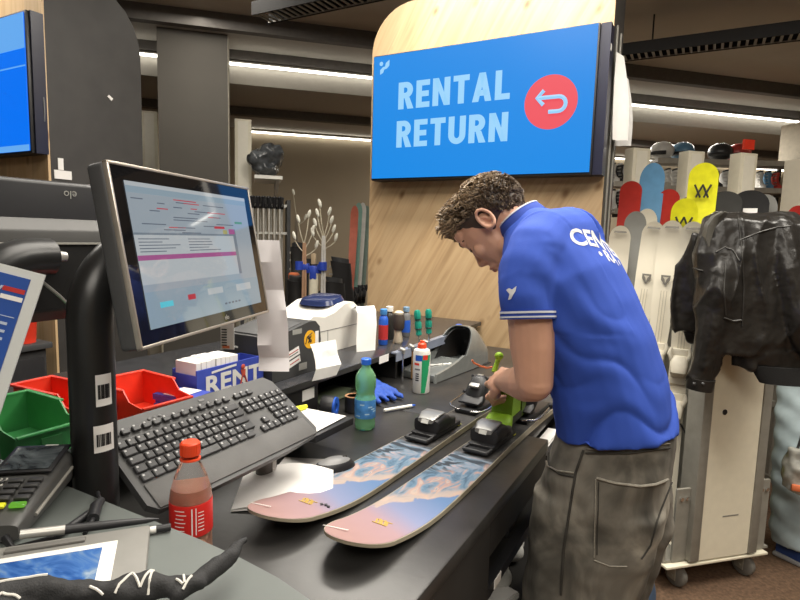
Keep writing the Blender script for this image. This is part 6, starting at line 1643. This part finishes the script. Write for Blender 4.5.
# pole stand with blue holder and leaf-like poles
def pole_stand():
    c = P_(313, 330, 4.1); c.z = 0
    t = thing('pole_stand', 'slim white stand with a blue three-armed pole holder', 'stand', c)
    zh = P_(313, 268, 4.1).z
    MB().tube([(0, 0, .03), (0, 0, zh)], .035, 14).build('post', RKW, t); MB().lathe([(.13, 0), (.13, .02), (.05, .03)], n=24).build('base', DARKG, t)
    hb = MB(); x = V((cos(YAW), sin(YAW), 0))
    for s in (-1, 0, 1):
        hb.box(x*s*.055 + V((0, 0, zh+.01-(.04 if s == 0 else 0))), (.05, .07, .10 if s == 0 else .05), rot=(0, 0, YAW), bevel=.01)
    hb.box(V((0, 0, zh-.01)), (.15, .05, .05), rot=(0, 0, YAW), bevel=.01)
    for s in (-1, 1): hb.lathe([(.022, -.03), (.03, -.03), (.03, .03), (.022, .03)], x*s*.085+V((0, -.03, zh+.02)), 14)
    hb.build('blue_holder', mat('holder_blue', (.03, .07, .45), .4), t)
    MB().box((0, 0, zh+.07), (.035, .035, .08), rot=(0, 0, YAW), bevel=.006).build('cap', mat('cap_tan', (.5, .38, .24), .6), t)
    return c, zh
pc, zh = pole_stand()
def leaf_poles(px, ptop, label, n, shaft, tint, d):
    base = P_(px, 300, d); base.z = .03; top = P_(px, ptop, d)
    t = thing('ski_pole', label, 'ski poles', base, 0, 'ski poles upside down in the blue holder')
    hgt = top.z-base.z; x = V((cos(YAW), sin(YAW), 0))
    q = MB()
    for k in range(2): q.tube([x*(k*.03-.015), x*(k*.016-.008)+V((0, 0, hgt-.34)), x*(k*.01-.005)+V((0, 0, hgt-.2))], .009, 8)
    q.build('shaft', shaft, t)
    s = MB()
    for k in range(n):
        f = k/max(1, n-1); sd = -1 if k % 2 else 1; z0 = hgt-.30+.10*f; z1 = hgt-.22+.24*f*(.9 if sd > 0 else 1)-.02
        w = (.085-.055*f)
        s.tube([V((0, 0, z0)), x*sd*w*.6+V((0, 0, (z0+z1)/2)), x*sd*w+V((0, 0, z1))], .004, 6)
        MB().ell(x*sd*w*1.04+V((0, 0, z1+.03)), (.014, .010, .034), rot=(0, sd*.35, 0), n=10).build('basket', mat('basket_white', (.80, .78, .68), .4), t)
    s.build('stem', mat('stem_pale', (.55, .50, .38), .5), t)
leaf_poles(304, 215, 'thin pair of upturned ski poles with white leaf-like baskets, left in the blue holder', 5, mat('shaft_copper', (.45, .27, .17), .4), 0, 4.05)
leaf_poles(323, 208, 'upturned ski poles with a fuller head of white baskets, right in the blue holder', 8, mat('shaft_white', (.6, .58, .54), .4), 0, 4.05)
leaf_poles(296, 196, 'pale pair of ski poles with two small tips, farthest back by the wall', 2, mat('shaft_shadow', (.24, .2, .15), .6), 0, 5.6)
# dark boots hung round the stands
def boot(name, label, loc, rz, m, m2, group, s=1.0, buckle=None):
    t = thing(name, label, 'boot', loc, rz, group)
    b = MB(); b.loft([((-.02*s, 0, .0), (.15*s, 0, 0), (0, .05*s, 0)), ((-.02*s, 0, .06*s), (.145*s, 0, 0), (0, .05*s, 0)), ((-.05*s, 0, .11*s), (.10*s, 0, 0), (0, .05*s, 0)), ((-.07*s, 0, .2*s), (.075*s, 0, 0), (0, .055*s, 0)), ((-.055*s, 0, .30*s), (.08*s, 0, .01), (0, .058*s, 0))], 20, p=2.6); b.build('shell', m, t, smooth=60)
    MB().loft([((-.055*s, 0, .301*s), (.068*s, 0, .01), (0, .046*s, 0)), ((-.05*s, 0, .335*s), (.07*s, 0, .01), (0, .046*s, 0))], 18).build('liner', m2, t, smooth=60)
    q = MB()
    for z in (.08, .13, .20, .26): q.box((.03*s if z < .15 else .0, -.054*s, z*s), (.07*s, .008, .014*s))
    q.build('buckles', buckle or ALU, t, smooth=0)
    return t
bt = boot('ski_boot', 'dark ski boot low in the cluster left of the blue holder', P_(293, 318, 4.3), 2.6, BLACKM, DARKG, 'dark ski boots by the pole stands')
for px, py, d, lb in ((297, 285, 4.5, 'dark ski boot with its top near the blue holder, on the left'), (333, 300, 4.4, 'dark ski boot right of the blue holder stand'), (328, 322, 4.2, 'dark ski boot low on the right of the holder post'), (306, 300, 4.6, 'dark ski boot behind the holder post')):
    dup(bt, P_(px, py, d), random.uniform(0, 6), lb)
st = thing('boot_rack', 'black boot rack with pegs round the pole stand', 'boot rack', (P_(312, 320, 4.65).x, P_(312, 320, 4.65).y, 0), YAW)
q = MB(); q.box((0, .06, .35), (.42, .02, .7)); q.box((0, .0, .02), (.42, .3, .04)); q.build('frame', BLACKM, st, smooth=0)
q = MB()
for z in (.5, .62):
    for x in (-.15, 0, .15): q.cyl((x, .05, z), (x, -.12, z+.03), .01, n=8)
q.build('peg', BLACK, st)
tag(MB().box((0, 0, .04), (.08, .05, .08), bevel=.015).build('orange_clip', ORANGE, loc=P_(294, 283, 4.25), rz=.3), 'orange clip on the dark boots left of the blue holder', 'clip')
# narrow skis left of the pine column
gA = 'narrow skis beside the pine column'
for px, py, Y, m, lb in ((355, 206, 3.72, mat('ski_coral', (.62, .18, .12), .4), 'coral ski leaning furthest left beside the pine column'), (359, 203, 3.86, mat('ski_mint', (.25, .42, .36), .4), 'mint ski leaning beside the coral one'), (363, 203, 4.0, WHITE, 'white ski leaning beside the mint one'), (367, 206, 4.14, mat('ski_greygreen', (.22, .30, .26), .4), 'grey-green ski against the edge of the pine column')):
    mk(px, py, Y, .055, m, lb, BLACK, None, gA, dl=(-.05, -.04), zb=.02)
# shelves of boots and helmets at the right
def shelf(px0, px1, py, d, label, posts=True):
    a, b_ = P_(px0, py, d), P_(px1, py, d); c = (a+b_)/2; L = (b_-a).length; ang = atan2(b_.y-a.y, b_.x-a.x)
    t = thing('boot_shelf', label, 'shelf', c, ang, 'boot shelves at the back')
    MB().box((0, .10, 0), (L, .30, .03)).build('board', mat('shelf_grey', (.22, .21, .19), .6), t, smooth=0)
    MB().box((0, -.055, .0), (L, .012, .05)).build('lip', mat('shelf_lip_grey', (.35, .33, .29), .5), t, smooth=0)
    q = MB()
    if posts:
        for x in (-L/2+.02, L/2-.02): q.box((x, .275, -c.z/2), (.03, .03, c.z))
    else:
        for x in (-L/2+.1, L/2-.1): q.box((x, .11, -.03), (.02, .26, .03))
    q.build('post' if posts else 'bracket', BLACKM, t, smooth=0)
    return c, ang, L
sA = shelf(612, 660, 212, 5.2, 'grey shelf of boots low between the sign column and the blue ski', False)
sB = shelf(612, 668, 185, 5.3, 'grey shelf of boots higher up beside the first white post')
sC = shelf(655, 800, 190, 5.6, 'long grey shelf of boots behind the yellow ski', False)
sD = shelf(655, 800, 163, 5.6, 'long upper shelf of gear below the distant strip light')
W2 = mat('shell_white', (.62, .61, .58), .35); K2 = mat('shell_black', (.03, .03, .032), .35); R2_ = mat('shell_red', (.45, .05, .04), .35); B2 = mat('shell_blue', (.10, .22, .35), .35)
bs = [(614, 205, 5.15, W2, 'white boot nearest the column on the lower shelf'), (621, 205, 5.15, K2, 'black boot next to the white one on the lower shelf'), (628, 206, 5.2, R2_, 'red and grey boot on the lower shelf left of the red ski'),
      (613, 178, 5.25, W2, 'white boot nearest the column on the upper shelf'), (620, 178, 5.25, K2, 'black boot beside it on the upper shelf'), (627, 178, 5.3, W2, 'second white boot on the upper shelf before the post'),
      (668, 183, 5.55, W2, 'white boot with blue trim right of the blue ski'), (676, 183, 5.55, W2, 'whitish boot left of the second white post'), (716, 184, 5.55, K2, 'black boot right of the yellow ski'), (726, 184, 5.55, W2, 'pale boot above the dark ski tips'), (760, 184, 5.5, W2, 'white boot right of the third white post'), (768, 184, 5.5, B2, 'blue-grey boot right of the third white post'), (776, 184, 5.5, R2_, 'red boot nearest the pale column')]
def on_shelf(px, sh, inward=.10):
    c, ang, L = sh; u = V((cos(ang), sin(ang), 0)); n_ = V((-u.y, u.x, 0)); d = ray(px, 190); o = c + n_*inward
    # where the sight line's ground track meets the shelf line
    t_ = (d.x*(o.y) - d.y*(o.x)) / (d.y*u.x - d.x*u.y); p = o + u*t_; p.z = c.z+.0255; return p
for px, py, d, m, lb in bs: boot('ski_boot', lb, on_shelf(px, sA if 'lower shelf' in lb else sB if 'upper shelf' in lb else sC), random.uniform(-.3, .3)+RA-pi/2, m, K2 if m is not K2 else W2, 'boots on the back shelves', .54)
def helmet(px, py, d, m, lb):
    t = thing('ski_helmet', lb, 'helmet', on_shelf(px, sD, .12)+V((0, 0, .036)), random.uniform(-.5, .5), 'helmets on the upper back shelf')
    b = MB(); b.ell((0, 0, .06), (.12, .095, .095), n=16); b.build('shell', m, t); q = MB(); q.tube([(-.1, -.06, .03), (-.03, -.10, .03), (.06, -.09, .03)], .02, 8); q.build('visor', K2, t)
for a in ((659, 158, 5.55, W2, 'white helmet on the upper shelf right of the blue ski'), (679, 158, 5.55, B2, 'blue-grey helmet left of the second white post'), (735, 158, 5.55, R2_, 'red helmet on the upper shelf right of the yellow ski'), (717, 158, 5.55, K2, 'black helmet beside the red one')): helmet(*a)

# ------------------------------------------------------------------ lights of the shop, plus added aisle fills
def area(name, loc, sx, sy, power, col=(1, .94, .84), rot=(0, 0, 0)):
    l = bpy.data.lights.new(name, 'AREA'); l.shape = 'RECTANGLE'; l.size = sx; l.size_y = sy; l.energy = power; l.color = col
    o = bpy.data.objects.new(name, l); COL.objects.link(o); o.location = loc; o.rotation_euler = rot; return o
area('ceiling_lamp_bench', (-.5, 1.2, 3.15), 1.6, 1.2, 62)
area('ceiling_lamp_sign', (-1.05, 2.25, 3.15), 1.5, .3, 62)
area('ceiling_lamp_right', (1.2, 2.2, 3.15), 1.2, 1.2, 85)
area('ceiling_lamp_left', (-3.6, 1.2, 3.15), 1.0, 1.0, 25)
area('ceiling_lamp_behind', (.8, -1.2, 3.15), 2.0, 1.5, 80)
area('aisle_strip_fill', tuple(room(2.6, 7.36, 2.79)), 5.4, .05, 70)  # added light boosting the back wall strip, no ceiling lamp here
area('aisle_fill_right', tuple(room(4.2, 6.0, 2.75)), 2.5, .5, 110)  # added fill to brighten the right posts, no lamp hangs here
area('aisle_fill_left', tuple(room(-.2, 4.2, 3.15)), 1.0, .6, 18)  # added fill to brighten the white posts on the left
w = bpy.data.worlds.new('room_air'); S.world = w; w.use_nodes = True
w.node_tree.nodes['Background'].inputs[0].default_value = (.9, .88, .85, 1); w.node_tree.nodes['Background'].inputs[1].default_value = .36
S.view_settings.view_transform = 'Standard'; S.view_settings.look = 'None'; S.view_settings.gamma = 1; S.view_settings.use_curve_mapping = False
S.view_settings.exposure = 0.0
